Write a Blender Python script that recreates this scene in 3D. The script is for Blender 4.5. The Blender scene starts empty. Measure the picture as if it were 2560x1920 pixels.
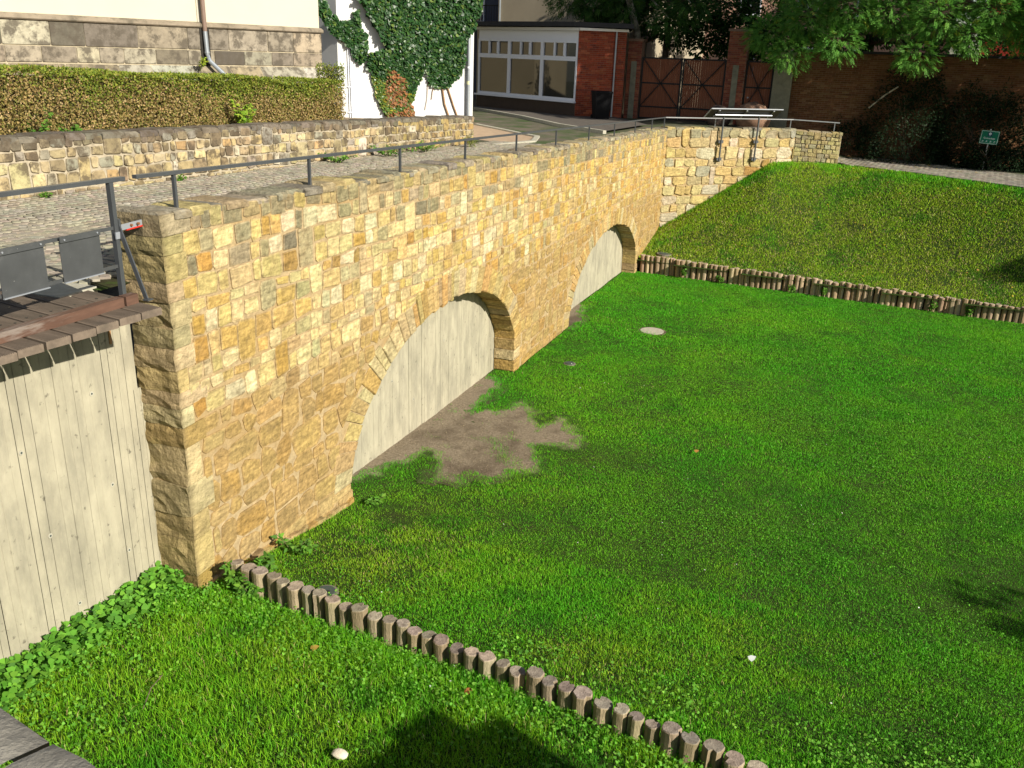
import bpy, math, random
import numpy as np
from mathutils import Vector, Matrix
from mathutils.noise import noise as pnoise

SC = bpy.context.scene
COL = SC.collection
RNG = np.random.default_rng(7)
R = random.Random(11)

# ------------------------------------------------------------------ camera, world, sun, exposure
PITCH, ROLL, AZ = math.radians(20.5), math.radians(2.1), math.radians(18.9)
CAM = np.array([0.0, 0.0, 5.5])
_cp, _sp, _cr, _sr = math.cos(PITCH), math.sin(PITCH), math.cos(ROLL), math.sin(ROLL)
_Z = np.array([[_cr, _sr, 0], [-_sr, _cr, 0], [0, 0, 1]])
_rt, _fw, _up = [_Z @ np.array(v) for v in ((1, 0, 0), (0, _sp, -_cp), (0, _cp, _sp))]
CM = np.array([_fw * math.cos(AZ) + _rt * math.sin(AZ), _fw * math.sin(AZ) - _rt * math.cos(AZ), _up])
cd = bpy.data.cameras.new('camera')
cam = bpy.data.objects.new('camera', cd)
COL.objects.link(cam)
cam.matrix_world = Matrix(((*CM[0], CAM[0]), (*CM[1], CAM[1]), (*CM[2], CAM[2]), (0, 0, 0, 1)))
cd.sensor_width = 36.0
cd.lens = 2220 / 2560 * 36
cd.clip_start = 0.05
cd.clip_end = 2000
SC.camera = cam

SUN_EL = math.radians(28.5)
_h = np.array([-0.345, -0.938]); _h /= np.linalg.norm(_h)
SUN = np.array([_h[0] * math.cos(SUN_EL), _h[1] * math.cos(SUN_EL), math.sin(SUN_EL)])
w = bpy.data.worlds.new('World'); SC.world = w; w.use_nodes = True
nt = w.node_tree; nt.nodes.clear()
sky = nt.nodes.new('ShaderNodeTexSky'); sky.sky_type = 'NISHITA'; sky.sun_disc = False
sky.sun_elevation = SUN_EL; sky.sun_rotation = math.atan2(SUN[0], SUN[1])
bg = nt.nodes.new('ShaderNodeBackground'); bg.inputs[1].default_value = 0.055
wo = nt.nodes.new('ShaderNodeOutputWorld')
nt.links.new(sky.outputs[0], bg.inputs[0]); nt.links.new(bg.outputs[0], wo.inputs[0])
sl = bpy.data.lights.new('sun', 'SUN'); sl.energy = 4.6; sl.angle = math.radians(0.55); sl.color = (1.0, 0.94, 0.82)
so = bpy.data.objects.new('sun', sl); COL.objects.link(so)
so.rotation_euler = Vector(-SUN).to_track_quat('-Z', 'Y').to_euler(); so.location = (0, 0, 40)
SC.view_settings.view_transform = 'Standard'; SC.view_settings.look = 'None'
SC.view_settings.gamma = 1.0; SC.view_settings.use_curve_mapping = False
SC.view_settings.exposure = 0.85
SC.render.engine = 'CYCLES'
SC.cycles.use_denoising = True
SC.cycles.max_bounces = 6; SC.cycles.transmission_bounces = 4; SC.cycles.transparent_max_bounces = 6

# ------------------------------------------------------------------ helpers
def proj(P):
    v = (np.asarray(P, float) - CAM) @ CM      # rows -> camera axes
    z = -v[..., 2]
    return np.stack([1280 + 2220 * v[..., 0] / z, 960 - 2220 * v[..., 1] / z, z], -1)

def tag(o, label=None, cat=None, group=None, kind=None):
    if label: o['label'] = label
    if cat: o['category'] = cat
    if group: o['group'] = group
    if kind: o['kind'] = kind
    return o

def thing(name, loc, label, cat, group=None):
    o = bpy.data.objects.new(name, None); COL.objects.link(o)
    o.location = loc; o.empty_display_size = 0.2
    return tag(o, label, cat, group)

def wloc(o):
    p = np.zeros(3)
    while o is not None:
        p = p + np.array(o.location); o = o.parent
    return p

def link(name, me, parent=None, origin=(0, 0, 0)):
    o = bpy.data.objects.new(name, me); COL.objects.link(o)
    o.location = origin
    if parent is not None:
        o.parent = parent; o.location = np.asarray(origin, float) - wloc(parent)
    return o

def setmat(me, m):
    for q in (m if isinstance(m, (list, tuple)) else [m]): me.materials.append(q)

def obj(name, V, F, m, parent=None, origin=None, col=None, smooth=False):
    """mesh from world-space vertices; origin at the foot of its box"""
    V = np.asarray(V, float)
    if origin is None:
        lo, hi = V.min(0), V.max(0); origin = np.array([(lo[0] + hi[0]) / 2, (lo[1] + hi[1]) / 2, lo[2]])
    origin = np.asarray(origin, float)
    me = bpy.data.meshes.new(name)
    me.from_pydata((V - origin).tolist(), [], [list(map(int, f)) for f in F])
    setmat(me, m)
    if col is not None: setcol(me, np.broadcast_to(np.asarray(col, float), (len(V), 3)))
    if smooth: me.polygons.foreach_set('use_smooth', [True] * len(me.polygons))
    me.update()
    return link(name, me, parent, origin)

def setcol(me, C, name='col'):
    a = me.attributes.new(name, 'FLOAT_COLOR', 'POINT')
    C = np.asarray(C, float)
    a.data.foreach_set('color', np.concatenate([C, np.ones((len(C), 1))], 1).astype(np.float32).ravel())

def fast(name, V, F, m, parent=None, col=None, origin=(0, 0, 0), smooth=False):
    """big mesh: V (n,3), F (k,3 or 4) arrays"""
    V = np.asarray(V, np.float32) - np.asarray(origin, np.float32); F = np.asarray(F, np.int32)
    me = bpy.data.meshes.new(name)
    me.vertices.add(len(V)); me.vertices.foreach_set('co', V.ravel())
    k = F.shape[1]
    me.loops.add(F.size); me.loops.foreach_set('vertex_index', F.ravel())
    me.polygons.add(len(F))
    me.polygons.foreach_set('loop_start', np.arange(0, F.size, k, dtype=np.int32))
    me.polygons.foreach_set('loop_total', np.full(len(F), k, np.int32))
    if smooth: me.polygons.foreach_set('use_smooth', np.ones(len(F), bool))
    setmat(me, m)
    if col is not None: setcol(me, col)
    me.update(calc_edges=True); me.validate()
    return link(name, me, parent, origin)

class MB:
    """collects shapes into one mesh"""
    def __init__(s): s.V = []; s.F = []; s.C = []
    def add(s, V, F, c=None):
        n = len(s.V); s.V += [tuple(map(float, v)) for v in V]; s.F += [[n + int(i) for i in f] for f in F]
        s.C += [tuple(q) for q in c] if (hasattr(c, 'ndim') and c.ndim == 2) else [c if c is not None else (1, 1, 1)] * len(V); return s
    def box(s, lo, hi, c=None):
        (x0, y0, z0), (x1, y1, z1) = lo, hi
        return s.add([(x0,y0,z0),(x1,y0,z0),(x1,y1,z0),(x0,y1,z0),(x0,y0,z1),(x1,y0,z1),(x1,y1,z1),(x0,y1,z1)], BOXF, c)
    def obox(s, c0, ax, ay, az, c=None):
        """oriented box: centre and three half-axis vectors"""
        c0, ax, ay, az = map(np.asarray, (c0, ax, ay, az))
        V = [c0 + i*ax + j*ay + k*az for k in (-1, 1) for (i, j) in ((-1,-1),(1,-1),(1,1),(-1,1))]
        return s.add(V, BOXF, c)
    def bar(s, p, q, wdt, hgt, up=(0, 0, 1), c=None):
        p, q, up = np.asarray(p, float), np.asarray(q, float), np.asarray(up, float)
        d = q - p; l = np.linalg.norm(d); d /= l
        side = np.cross(d, up); side /= np.linalg.norm(side); u = np.cross(side, d)
        return s.obox((p + q) / 2, d * l / 2, side * wdt / 2, u * hgt / 2, c)
    def tube(s, pts, rad, n=8, cap=True, c=None):
        pts = [np.asarray(p, float) for p in pts]; rads = rad if hasattr(rad, '__len__') else [rad] * len(pts)
        V = []; F = []
        for i, p in enumerate(pts):
            d = (pts[min(i+1, len(pts)-1)] - pts[max(i-1, 0)]); d /= np.linalg.norm(d)
            a = np.array([0, 0, 1.]) if abs(d[2]) < 0.9 else np.array([1., 0, 0])
            x = np.cross(a, d); x /= np.linalg.norm(x); y = np.cross(d, x)
            for k in range(n):
                t = 2 * math.pi * k / n; V.append(p + rads[i] * (x * math.cos(t) + y * math.sin(t)))
        for i in range(len(pts) - 1):
            for k in range(n): F.append((i*n+k, i*n+(k+1) % n, (i+1)*n+(k+1) % n, (i+1)*n+k))
        if cap: F.append(tuple(range(n))[::-1]); F.append(tuple((len(pts)-1)*n + k for k in range(n)))
        return s.add(V, F, c)
    def disc(s, c0, nrm, r, h, n=14, c=None):
        c0, nrm = np.asarray(c0, float), np.asarray(nrm, float); nrm = nrm / np.linalg.norm(nrm)
        return s.tube([c0, c0 + nrm * h], r, n, True, c)
    def build(s, name, m, parent=None, origin=None, smooth=False, col=False):
        return obj(name, s.V, s.F, m, parent, origin, s.C if col else None, smooth)
BOXF = [(3,2,1,0),(4,5,6,7),(0,1,5,4),(1,2,6,5),(2,3,7,6),(3,0,4,7)]

# ------------------------------------------------------------------ materials
MATS = {}
def mat(name, color=(0.5, 0.5, 0.5), attr=False, rough=0.85, spec=0.25, metal=0.0,
        var=0.0, vscale=3.0, stain=None, sscale=1.2, slo=0.5, shi=0.65, sstr=1.0,
        bump=0.0, bscale=30.0, bdist=0.01, stretch=(1, 1, 1), strata=0.0, strata_scale=(2, 2, 30), trans=0.0, objcoord=False, spots=None):
    m = bpy.data.materials.new(name); m.use_nodes = True
    N = m.node_tree.nodes; L = m.node_tree.links; N.clear()
    out = N.new('ShaderNodeOutputMaterial'); b = N.new('ShaderNodeBsdfPrincipled')
    L.new(b.outputs[0], out.inputs[0])
    b.inputs['Roughness'].default_value = rough; b.inputs['Specular IOR Level'].default_value = spec; b.inputs['Metallic'].default_value = metal
    if objcoord:
        tc = N.new('ShaderNodeTexCoord'); posout = tc.outputs['Object']
    else:
        geo = N.new('ShaderNodeNewGeometry'); posout = geo.outputs['Position']
    mp = N.new('ShaderNodeMapping'); mp.inputs['Scale'].default_value = stretch
    L.new(posout, mp.inputs['Vector']); P = mp.outputs[0]
    if attr:
        a = N.new('ShaderNodeAttribute'); a.attribute_name = 'col'; c = a.outputs['Color']
    else:
        rgb = N.new('ShaderNodeRGB'); rgb.outputs[0].default_value = (*color, 1); c = rgb.outputs[0]
    def noise(scale, detail=6.0, r=0.6, vec=P):
        t = N.new('ShaderNodeTexNoise'); t.inputs['Scale'].default_value = scale; t.inputs['Detail'].default_value = detail
        t.inputs['Roughness'].default_value = r; L.new(vec, t.inputs['Vector']); return t.outputs['Fac']
    def mul(c, fac, lo, hi):
        mr = N.new('ShaderNodeMapRange'); L.new(fac, mr.inputs[0]); mr.inputs[1].default_value = 0.25; mr.inputs[2].default_value = 0.75
        mr.inputs[3].default_value = lo; mr.inputs[4].default_value = hi
        mx = N.new('ShaderNodeMix'); mx.data_type = 'RGBA'; mx.blend_type = 'MULTIPLY'; mx.inputs[0].default_value = 1.0
        L.new(c, mx.inputs[6]); L.new(mr.outputs[0], mx.inputs[7]); return mx.outputs[2]
    if var: c = mul(c, noise(vscale), 1 - var, 1 + var)
    if stain is not None:
        rp = N.new('ShaderNodeMapRange'); L.new(noise(sscale, 8, 0.68), rp.inputs[0]); rp.inputs[1].default_value = slo; rp.inputs[2].default_value = shi
        rp.inputs[4].default_value = sstr
        mx = N.new('ShaderNodeMix'); mx.data_type = 'RGBA'; L.new(rp.outputs[0], mx.inputs[0]); L.new(c, mx.inputs[6])
        mx.inputs[7].default_value = (*stain, 1); c = mx.outputs[2]
    if spots:
        rp = N.new('ShaderNodeMapRange'); L.new(noise(spots[1], 3, 0.5, posout), rp.inputs[0]); rp.inputs[1].default_value = spots[2]; rp.inputs[2].default_value = spots[3]
        mx = N.new('ShaderNodeMix'); mx.data_type = 'RGBA'; L.new(rp.outputs[0], mx.inputs[0]); L.new(c, mx.inputs[6]); mx.inputs[7].default_value = (*spots[0], 1); c = mx.outputs[2]
    if strata:
        m2 = N.new('ShaderNodeMapping'); m2.inputs['Scale'].default_value = strata_scale; L.new(posout, m2.inputs['Vector'])
        c = mul(c, noise(1.0, 4, 0.5, m2.outputs[0]), 1 - strata, 1 + strata)
    L.new(c, b.inputs['Base Color'])
    if bump:
        bn = N.new('ShaderNodeBump'); bn.inputs['Strength'].default_value = bump; bn.inputs['Distance'].default_value = bdist
        L.new(noise(bscale, 8, 0.65), bn.inputs['Height']); L.new(bn.outputs[0], b.inputs['Normal'])
    if trans:
        tr = N.new('ShaderNodeBsdfTranslucent'); L.new(c, tr.inputs[0])
        ms = N.new('ShaderNodeMixShader'); ms.inputs[0].default_value = trans
        L.new(b.outputs[0], ms.inputs[1]); L.new(tr.outputs[0], ms.inputs[2]); L.new(ms.outputs[0], out.inputs[0])
    MATS[name] = m
    return m

M_STONE = mat('sandstone', attr=True, var=0.42, vscale=15, strata=0.34, strata_scale=(4, 4, 24), bump=1.0, bscale=17, bdist=0.035,
              stain=(0.22, 0.155, 0.075), sscale=3.6, slo=0.5, shi=0.74, sstr=0.65, rough=0.93, spec=0.12)
M_STONE_DARK = mat('weathered_sandstone', attr=True, var=0.3, vscale=10, bump=0.9, bscale=36, bdist=0.012, rough=0.95, spec=0.1,
                   stain=(0.085, 0.066, 0.045), sscale=4.4, slo=0.47, shi=0.58, sstr=0.85)
M_ROUGH = mat('rough_hewn_sandstone', attr=True, var=0.3, vscale=7, strata=0.25, strata_scale=(4, 4, 22), bump=1.0, bscale=16, bdist=0.05, rough=0.95, spec=0.1,
              stain=(0.16, 0.14, 0.05), sscale=2.4, slo=0.55, shi=0.72, sstr=0.6)
M_MORTAR = mat('lime_mortar', (0.365, 0.275, 0.155), var=0.3, vscale=14, bump=1.0, bscale=26, bdist=0.02, rough=0.97, spec=0.05,
               stain=(0.325, 0.215, 0.088), sscale=1.1, slo=0.45, shi=0.65, sstr=0.7)
M_MORTAR_GREY = mat('grey_mortar', (0.36, 0.31, 0.225), var=0.25, vscale=12, bump=0.8, bscale=60, bdist=0.008, rough=0.97, spec=0.05,
                    stain=(0.17, 0.14, 0.10), sscale=2.0, slo=0.5, shi=0.65, sstr=0.7)
M_CONC = mat('board_marked_concrete', (0.345, 0.315, 0.23), var=0.16, vscale=4.5, stain=(0.20, 0.185, 0.14), sscale=2.2, slo=0.44, shi=0.68, sstr=0.75,
             stretch=(1.5, 1, 0.6), spots=((0.15, 0.135, 0.10), 13.0, 0.66, 0.74), bump=0.35, bscale=22, bdist=0.004, rough=0.9, spec=0.15)
M_SOIL = mat('bare_soil', (0.25, 0.195, 0.135), var=0.4, vscale=22, stain=(0.11, 0.085, 0.06), sscale=0.55, slo=0.5, shi=0.62, bump=0.8, bscale=40, bdist=0.02, rough=0.98, spec=0.05)
M_SOILB = mat('soil_blend', attr=True, var=0.4, vscale=24, stain=(0.10, 0.075, 0.052), sscale=0.6, slo=0.5, shi=0.62, sstr=0.75, bump=0.9, bscale=40, bdist=0.025, rough=0.98, spec=0.05)
M_THATCH = mat('turf_soil', (0.034, 0.060, 0.013), var=0.4, vscale=6, stain=(0.04, 0.045, 0.018), sscale=1.5, slo=0.5, shi=0.7, bump=0.8, bscale=30, bdist=0.03, rough=1, spec=0.02)
M_GRASS = mat('grass_blades', attr=True, rough=0.6, spec=0.18, trans=0.4)
M_LEAF = mat('leaves', attr=True, rough=0.6, spec=0.14, trans=0.3)
M_IVY = mat('ivy_leaves', attr=True, rough=0.4, spec=0.4, trans=0.12)
M_BARK = mat('bark', (0.16, 0.12, 0.085), var=0.4, vscale=8, bump=1, bscale=22, bdist=0.03, rough=0.95, spec=0.1, stretch=(2, 2, 0.5))
M_BARK_PALE = mat('pale_bark', (0.36, 0.32, 0.25), var=0.4, vscale=7, bump=1, bscale=20, bdist=0.03, rough=0.95, spec=0.1, stain=(0.10, 0.09, 0.06), sscale=3, slo=0.5, shi=0.6)
M_LOG = mat('weathered_log', attr=True, var=0.3, vscale=12, stretch=(5, 5, 0.8), bump=0.9, bscale=22, bdist=0.012, rough=0.92, spec=0.1)
M_LOGTOP = mat('log_end_grain', attr=True, var=0.35, vscale=26, bump=1.0, bscale=60, bdist=0.01, rough=0.95, spec=0.08, stain=(0.12, 0.09, 0.07), sscale=9, slo=0.5, shi=0.66, sstr=0.8)
M_SETT = mat('granite_sett', attr=True, var=0.2, vscale=20, bump=0.6, bscale=60, bdist=0.006, rough=0.85, spec=0.2)
M_JOINT = mat('mossy_joint', (0.045, 0.042, 0.022), var=0.4, vscale=12, stain=(0.05, 0.08, 0.018), sscale=3.0, slo=0.46, shi=0.6, bump=0.6, bscale=60, bdist=0.01, rough=1, spec=0.03)
M_STEEL = mat('grey_painted_steel', (0.075, 0.08, 0.085), var=0.12, vscale=9, rough=0.45, spec=0.4, metal=0.3)
M_STEEL_LT = mat('rail_with_reflection', (0.30, 0.31, 0.32), var=0.12, vscale=9, rough=0.4, spec=0.5, metal=0.5)  # paler copy of the rail steel: its reflected light put into the colour
M_PLATE = mat('grey_steel_plate', (0.062, 0.065, 0.066), var=0.2, vscale=5, rough=0.55, spec=0.3, metal=0.1, stain=(0.10, 0.10, 0.10), sscale=5, slo=0.58, shi=0.75, spots=((.3, .3, .29), 38, .74, .78))
M_ALU = mat('bare_aluminium', (0.34, 0.36, 0.39), rough=0.45, metal=0.4, var=0.1)
M_RED = mat('red_plastic', (0.5, 0.03, 0.02), rough=0.5)
M_PLANK = mat('grooved_plank', (0.15, 0.115, 0.085), var=0.3, vscale=6, stretch=(3, 0.6, 3), bump=0.4, bscale=40, bdist=0.004, rough=0.85, stain=(0.10, 0.08, 0.06), sscale=2, slo=0.5, shi=0.7)
M_KERB = mat('reddish_hardwood', (0.10, 0.054, 0.036), var=0.3, vscale=5, stretch=(0.7, 4, 4), stain=(0.19, 0.155, 0.13), sscale=2.2, slo=0.5, shi=0.62, bump=0.4, bscale=30, bdist=0.004, rough=0.75)
M_CREAM = mat('cream_render', (0.52, 0.475, 0.355), var=0.03, vscale=1.5, bump=0.15, bscale=80, bdist=0.003, rough=0.95, spec=0.05)
M_WHITE = mat('white_render', (0.60, 0.60, 0.59), var=0.05, vscale=1.2, stain=(0.50, 0.49, 0.46), sscale=1.0, slo=0.55, shi=0.75, sstr=0.5, bump=0.25, bscale=45, bdist=0.004, rough=0.95, spec=0.05)
M_PLINTH = mat('grimy_ashlar', attr=True, var=0.25, vscale=8, stain=(0.085, 0.072, 0.055), sscale=4.2, slo=0.46, shi=0.58, sstr=0.85, bump=0.6, bscale=30, bdist=0.01, rough=0.95, spec=0.08)
M_TAN = mat('tan_render', (0.33, 0.28, 0.20), var=0.12, vscale=0.8, bump=0.3, bscale=30, bdist=0.01, rough=0.95, spec=0.05, stain=(0.28, 0.25, 0.19), sscale=0.6, slo=0.5, shi=0.7)
M_SALMON = mat('salmon_render', (0.55, 0.33, 0.24), var=0.1, vscale=0.8, rough=0.95, spec=0.05)
M_REDWALL = mat('red_render', (0.42, 0.05, 0.03), var=0.1, vscale=1, rough=0.9)
M_BRICK = mat('red_brick', attr=True, var=0.25, vscale=10, bump=0.4, bscale=60, bdist=0.005, rough=0.92, spec=0.1)
M_BMORT = mat('brick_mortar', (0.22, 0.14, 0.10), var=0.2, vscale=20, rough=0.97, spec=0.05)
M_PVC = mat('white_pvc_frame', (0.66, 0.68, 0.74), rough=0.4, spec=0.4)
M_FASCIA = mat('pale_fascia', (0.62, 0.60, 0.55), rough=0.7)
M_DARKP = mat('dark_plinth_tiles', (0.045, 0.03, 0.024), rough=0.6, var=0.2)
M_ROOF = mat('dark_roof_felt', (0.03, 0.03, 0.032), rough=0.85, var=0.2)
M_ZINC = mat('zinc_pipe', (0.34, 0.37, 0.40), rough=0.4, metal=0.6, var=0.1)
M_BROWNP = mat('brown_painted_pipe', (0.19, 0.13, 0.10), rough=0.5, var=0.1)
M_BIN = mat('black_bin_plastic', (0.007, 0.007, 0.008), rough=0.7, spec=0.1)
M_GATEW = mat('red_brown_gate_boards', (0.20, 0.07, 0.035), var=0.25, vscale=6, stretch=(3, 3, 0.5), rough=0.8)
M_BLACK = mat('black_steel', (0.012, 0.011, 0.011), rough=0.5)
M_CPOST = mat('mossy_concrete_post', (0.22, 0.21, 0.15), var=0.3, vscale=4, bump=0.6, bscale=30, bdist=0.01, rough=0.95)
M_PAVE = mat('path_paving', attr=True, var=0.2, vscale=9, bump=0.4, bscale=50, bdist=0.006, rough=0.92, spec=0.1)
M_STREET = mat('street_dirt', (0.12, 0.10, 0.072), var=0.3, vscale=3, bump=0.5, bscale=30, bdist=0.01, rough=0.97, stain=(0.05, 0.075, 0.022), sscale=0.7, slo=0.42, shi=0.6)
M_BOULDER = mat('brown_boulder', (0.22, 0.13, 0.085), var=0.3, vscale=5, bump=0.7, bscale=18, bdist=0.02, rough=0.9)
M_PALEROCK = mat('pale_rock', (0.62, 0.54, 0.42), var=0.15, vscale=10, bump=0.6, bscale=30, bdist=0.01, rough=0.9)
M_COPING = mat('lichened_coping', (0.27, 0.25, 0.21), var=0.35, vscale=6, stain=(0.14, 0.13, 0.11), sscale=7, slo=0.58, shi=0.68, bump=1, bscale=24, bdist=0.015, rough=0.95, spec=0.1)
M_GREEN = mat('green_sign_enamel', (0.0, 0.12, 0.06), rough=0.4)
M_SIGNW = mat('sign_white', (0.62, 0.68, 0.66), rough=0.5)
M_SIGNB = mat('sign_dark_blue', (0.01, 0.05, 0.07), rough=0.5)
M_COVER = mat('concrete_cover', (0.36, 0.34, 0.27), var=0.2, vscale=12, rough=0.95, bump=0.4, bscale=50, bdist=0.005)
M_VALVE = mat('dark_valve_cover', (0.05, 0.065, 0.06), rough=0.6)
M_PAPER = mat('white_paper', (0.75, 0.75, 0.75), rough=0.8)
def glass_mat():
    m = bpy.data.materials.new('window_glass'); m.use_nodes = True
    b = m.node_tree.nodes['Principled BSDF']
    b.inputs['Base Color'].default_value = (0.012, 0.013, 0.014, 1); b.inputs['Roughness'].default_value = 0.03
    b.inputs['Specular IOR Level'].default_value = 1.0; b.inputs['IOR'].default_value = 1.5
    return m
M_GLASS = glass_mat()

# ------------------------------------------------------------------ ground shape
def vnoise(x, y, s, seed=0.0):
    """smooth value noise on arrays, about -1..1"""
    x = np.asarray(x, float) * s + seed * 17.3; y = np.asarray(y, float) * s + seed * 9.1
    xi, yi = np.floor(x), np.floor(y); fx, fy = x - xi, y - yi
    fx = fx * fx * (3 - 2 * fx); fy = fy * fy * (3 - 2 * fy)
    def h(a, b):
        v = np.sin(a * 127.1 + b * 311.7 + seed * 74.7) * 43758.5453
        return (v - np.floor(v)) * 2 - 1
    return (h(xi, yi) * (1 - fx) + h(xi + 1, yi) * fx) * (1 - fy) + (h(xi, yi + 1) * (1 - fx) + h(xi + 1, yi + 1) * fx) * fy

def sstep(t):
    t = np.clip(t, 0, 1); return t * t * (3 - 2 * t)

def logline(Y): return 29.66 - (5.5 - np.asarray(Y, float)) * 0.115
def bank_top_x(Y): return np.interp(Y, [-30, -12, -6, -3, -0.33, 1.2, 2.3, 5.85, 6.5], [17, 29.4, 33.4, 35.5, 36.95, 36.55, 35.95, 33.3, 33.0])
def bank_top_z(Y): return np.interp(Y, [-30, 2.2, 5.85], [1.9, 1.88, -0.55])
_px = np.arange(-20, 45, 0.25)
_pz = np.interp(_px, [-20, 2, 4, 6.1, 6.8, 8.2, 9.8, 13, 17.2, 20.7, 29.3, 45], [0.5, 0.2, 0.12, 0.0, -0.06, -0.36, -0.62, -0.8, -0.95, -1.07, -1.4, -1.5])
_pz = np.convolve(np.pad(_pz, 3, 'edge'), np.ones(7) / 7, 'valid')
def gz(X, Y):
    X, Y = np.asarray(X, float), np.asarray(Y, float)
    z = np.interp(X, _px, _pz) + 0.02 * vnoise(X, Y, 0.5, 3) + 0.008 * vnoise(X, Y, 1.7, 4)
    xl, xt = logline(Y), bank_top_x(Y)
    t = (X - xl) / np.maximum(xt - xl, 0.5)
    zt = bank_top_z(Y)
    zb = -0.97 + (zt + 0.97) * (0.45 * np.clip(t, 0, 1) + 0.55 * sstep(t)) + 0.03 * vnoise(X, Y, 0.6, 5) * sstep(t * 4) * sstep((1.1 - t) * 4)
    return np.where(X > xl, zb, z)
def rz(X): return 3.32 - (np.clip(X, 6, 26) - 6) * 0.0185
def upz(X, Y): return 1.9 + 1.05 * sstep((np.asarray(Y, float) + 0.7) / 3.2)

def grid(x0, x1, y0, y1, sx, sy, zf, keep=None):
    xs = np.arange(x0, x1 + 1e-6, sx); ys = np.arange(y0, y1 + 1e-6, sy)
    X, Y = np.meshgrid(xs, ys, indexing='ij'); Z = zf(X, Y)
    V = np.stack([X, Y, Z], -1).reshape(-1, 3); ny = len(ys)
    i, j = np.meshgrid(np.arange(len(xs) - 1), np.arange(ny - 1), indexing='ij')
    a = (i * ny + j).ravel(); F = np.stack([a, a + ny, a + ny + 1, a + 1], 1)
    if keep is not None:
        k = keep(V[:, 0], V[:, 1]); F = F[k[F].all(1)]
    return V, F

W1, W2, W3 = np.array([33.25, 5.8, 0]), np.array([36.6, 1.5, 0]), np.array([36.98, -0.17, 0])
def wing_side(X, Y):
    """distance behind the wing wall's front face"""
    d1 = (W2 - W1)[:2]; d1 = d1 / np.linalg.norm(d1); n = np.array([-d1[1], d1[0]])
    a = (X - W1[0]) * n[0] + (Y - W1[1]) * n[1]
    return np.where(Y > 1.5, a, np.where(Y > -0.17, X - (36.6 + (1.5 - Y) * .228), X - bank_top_x(Y)))

# ground sheet under everything, then the moat lawn, the bank, the street
V, F = grid(-60, 420, -240, 240, 20, 20, lambda X, Y: -2.6 + 0 * X)
tag(fast('ground', V, F, M_SOIL), kind='structure')
V, F = grid(-6, 30.25, -26, 6.6, 0.25, 0.25, lambda X, Y: gz(np.minimum(X, logline(Y) - .02), Y), lambda X, Y: X < logline(Y) + 0.35)
tag(fast('moat_lawn', V, F, M_THATCH, smooth=True), kind='structure')
V, F = grid(18, 37.5, -26, 6.2, 0.25, 0.25, gz, lambda X, Y: (X > logline(Y) - 0.3) & (wing_side(X, Y) < np.where(Y > -.15, 0.25, 1.1)) & (X < bank_top_x(Y) + 1.2))
V[:, 2] -= .06 * (V[:, 0] > bank_top_x(V[:, 1]) + .12)
V[:, 2] = np.where(V[:, 0] < logline(V[:, 1]) + 0.02, -0.98, V[:, 2])
tag(fast('grass_bank', V, F, M_THATCH, smooth=True), kind='structure')
V, F = grid(22, 130, -60, 90, 0.5, 0.5, lambda X, Y: np.where(Y > 3, 2.945, upz(X, Y)), lambda X, Y: np.where(Y < 6.3, wing_side(X, Y) > 0.12, (X > 25.4) | (Y > 14)))
tag(fast('street', V, F, M_STREET), kind='structure')
V, F = grid(6.28, 26, 6.2, 11.6, 0.48, 0.45, lambda X, Y: rz(X) - 0.012)
tag(fast('bridge_road_bed', V, F, M_JOINT), kind='structure')
# bare soil in front of the first arch, a sheet just above the turf
SOIL = np.array([(10.6, 6.4), (10.87, 6.22), (11.1, 6.07), (11.71, 5.86), (12.34, 5.71), (12.28, 5.4), (11.85, 5.17), (11.33, 5.01), (11.36, 4.76), (11.66, 4.73), (11.77, 4.32), (12.11, 4.14), (12.2, 3.86), (12.9, 4.05), (13.3, 4.27), (13.55, 3.98), (13.61, 3.51), (14.04, 3.71), (14.65, 3.98), (14.43, 4.17), (13.92, 4.25), (14.37, 4.55), (15.14, 4.9), (14.73, 5.17), (14.44, 5.47), (14.08, 5.65), (14.38, 5.86), (15.13, 5.78), (16.03, 5.84), (16.67, 6.4)])
SOIL2 = np.array([(21.0, 6.4), (21.1, 5.75), (22.0, 5.65), (22.9, 5.95), (23.6, 6.15), (23.9, 6.4)])
def soil_mask(X, Y):
    """signed distance to the bare ground, in metres, positive inside, with a ragged edge"""
    X, Y = np.asarray(X, float), np.asarray(Y, float); best = np.full(X.shape, -9.0)
    n = .09 * vnoise(X, Y, 2.6, 8) + .07 * vnoise(X, Y, 7, 9)
    near = (X > 9.3) & (X < 25) & (Y > 2.6)
    x, y = X[near], Y[near]
    for P in (SOIL, SOIL2):
        d = np.full(x.shape, 9.0); ins = np.zeros(x.shape, bool); m = len(P)
        for a in range(m):
            (x1, y1), (x2, y2) = P[a], P[(a + 1) % m]
            t = np.clip(((x - x1) * (x2 - x1) + (y - y1) * (y2 - y1)) / ((x2 - x1) ** 2 + (y2 - y1) ** 2), 0, 1)
            d = np.minimum(d, np.hypot(x - x1 - t * (x2 - x1), y - y1 - t * (y2 - y1)))
            if y1 != y2: ins ^= ((y1 > y) != (y2 > y)) & (x < (x2 - x1) * (y - y1) / (y2 - y1) + x1)
        best[near] = np.maximum(best[near], np.where(ins, d, -d) + n[near])
    return best
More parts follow.
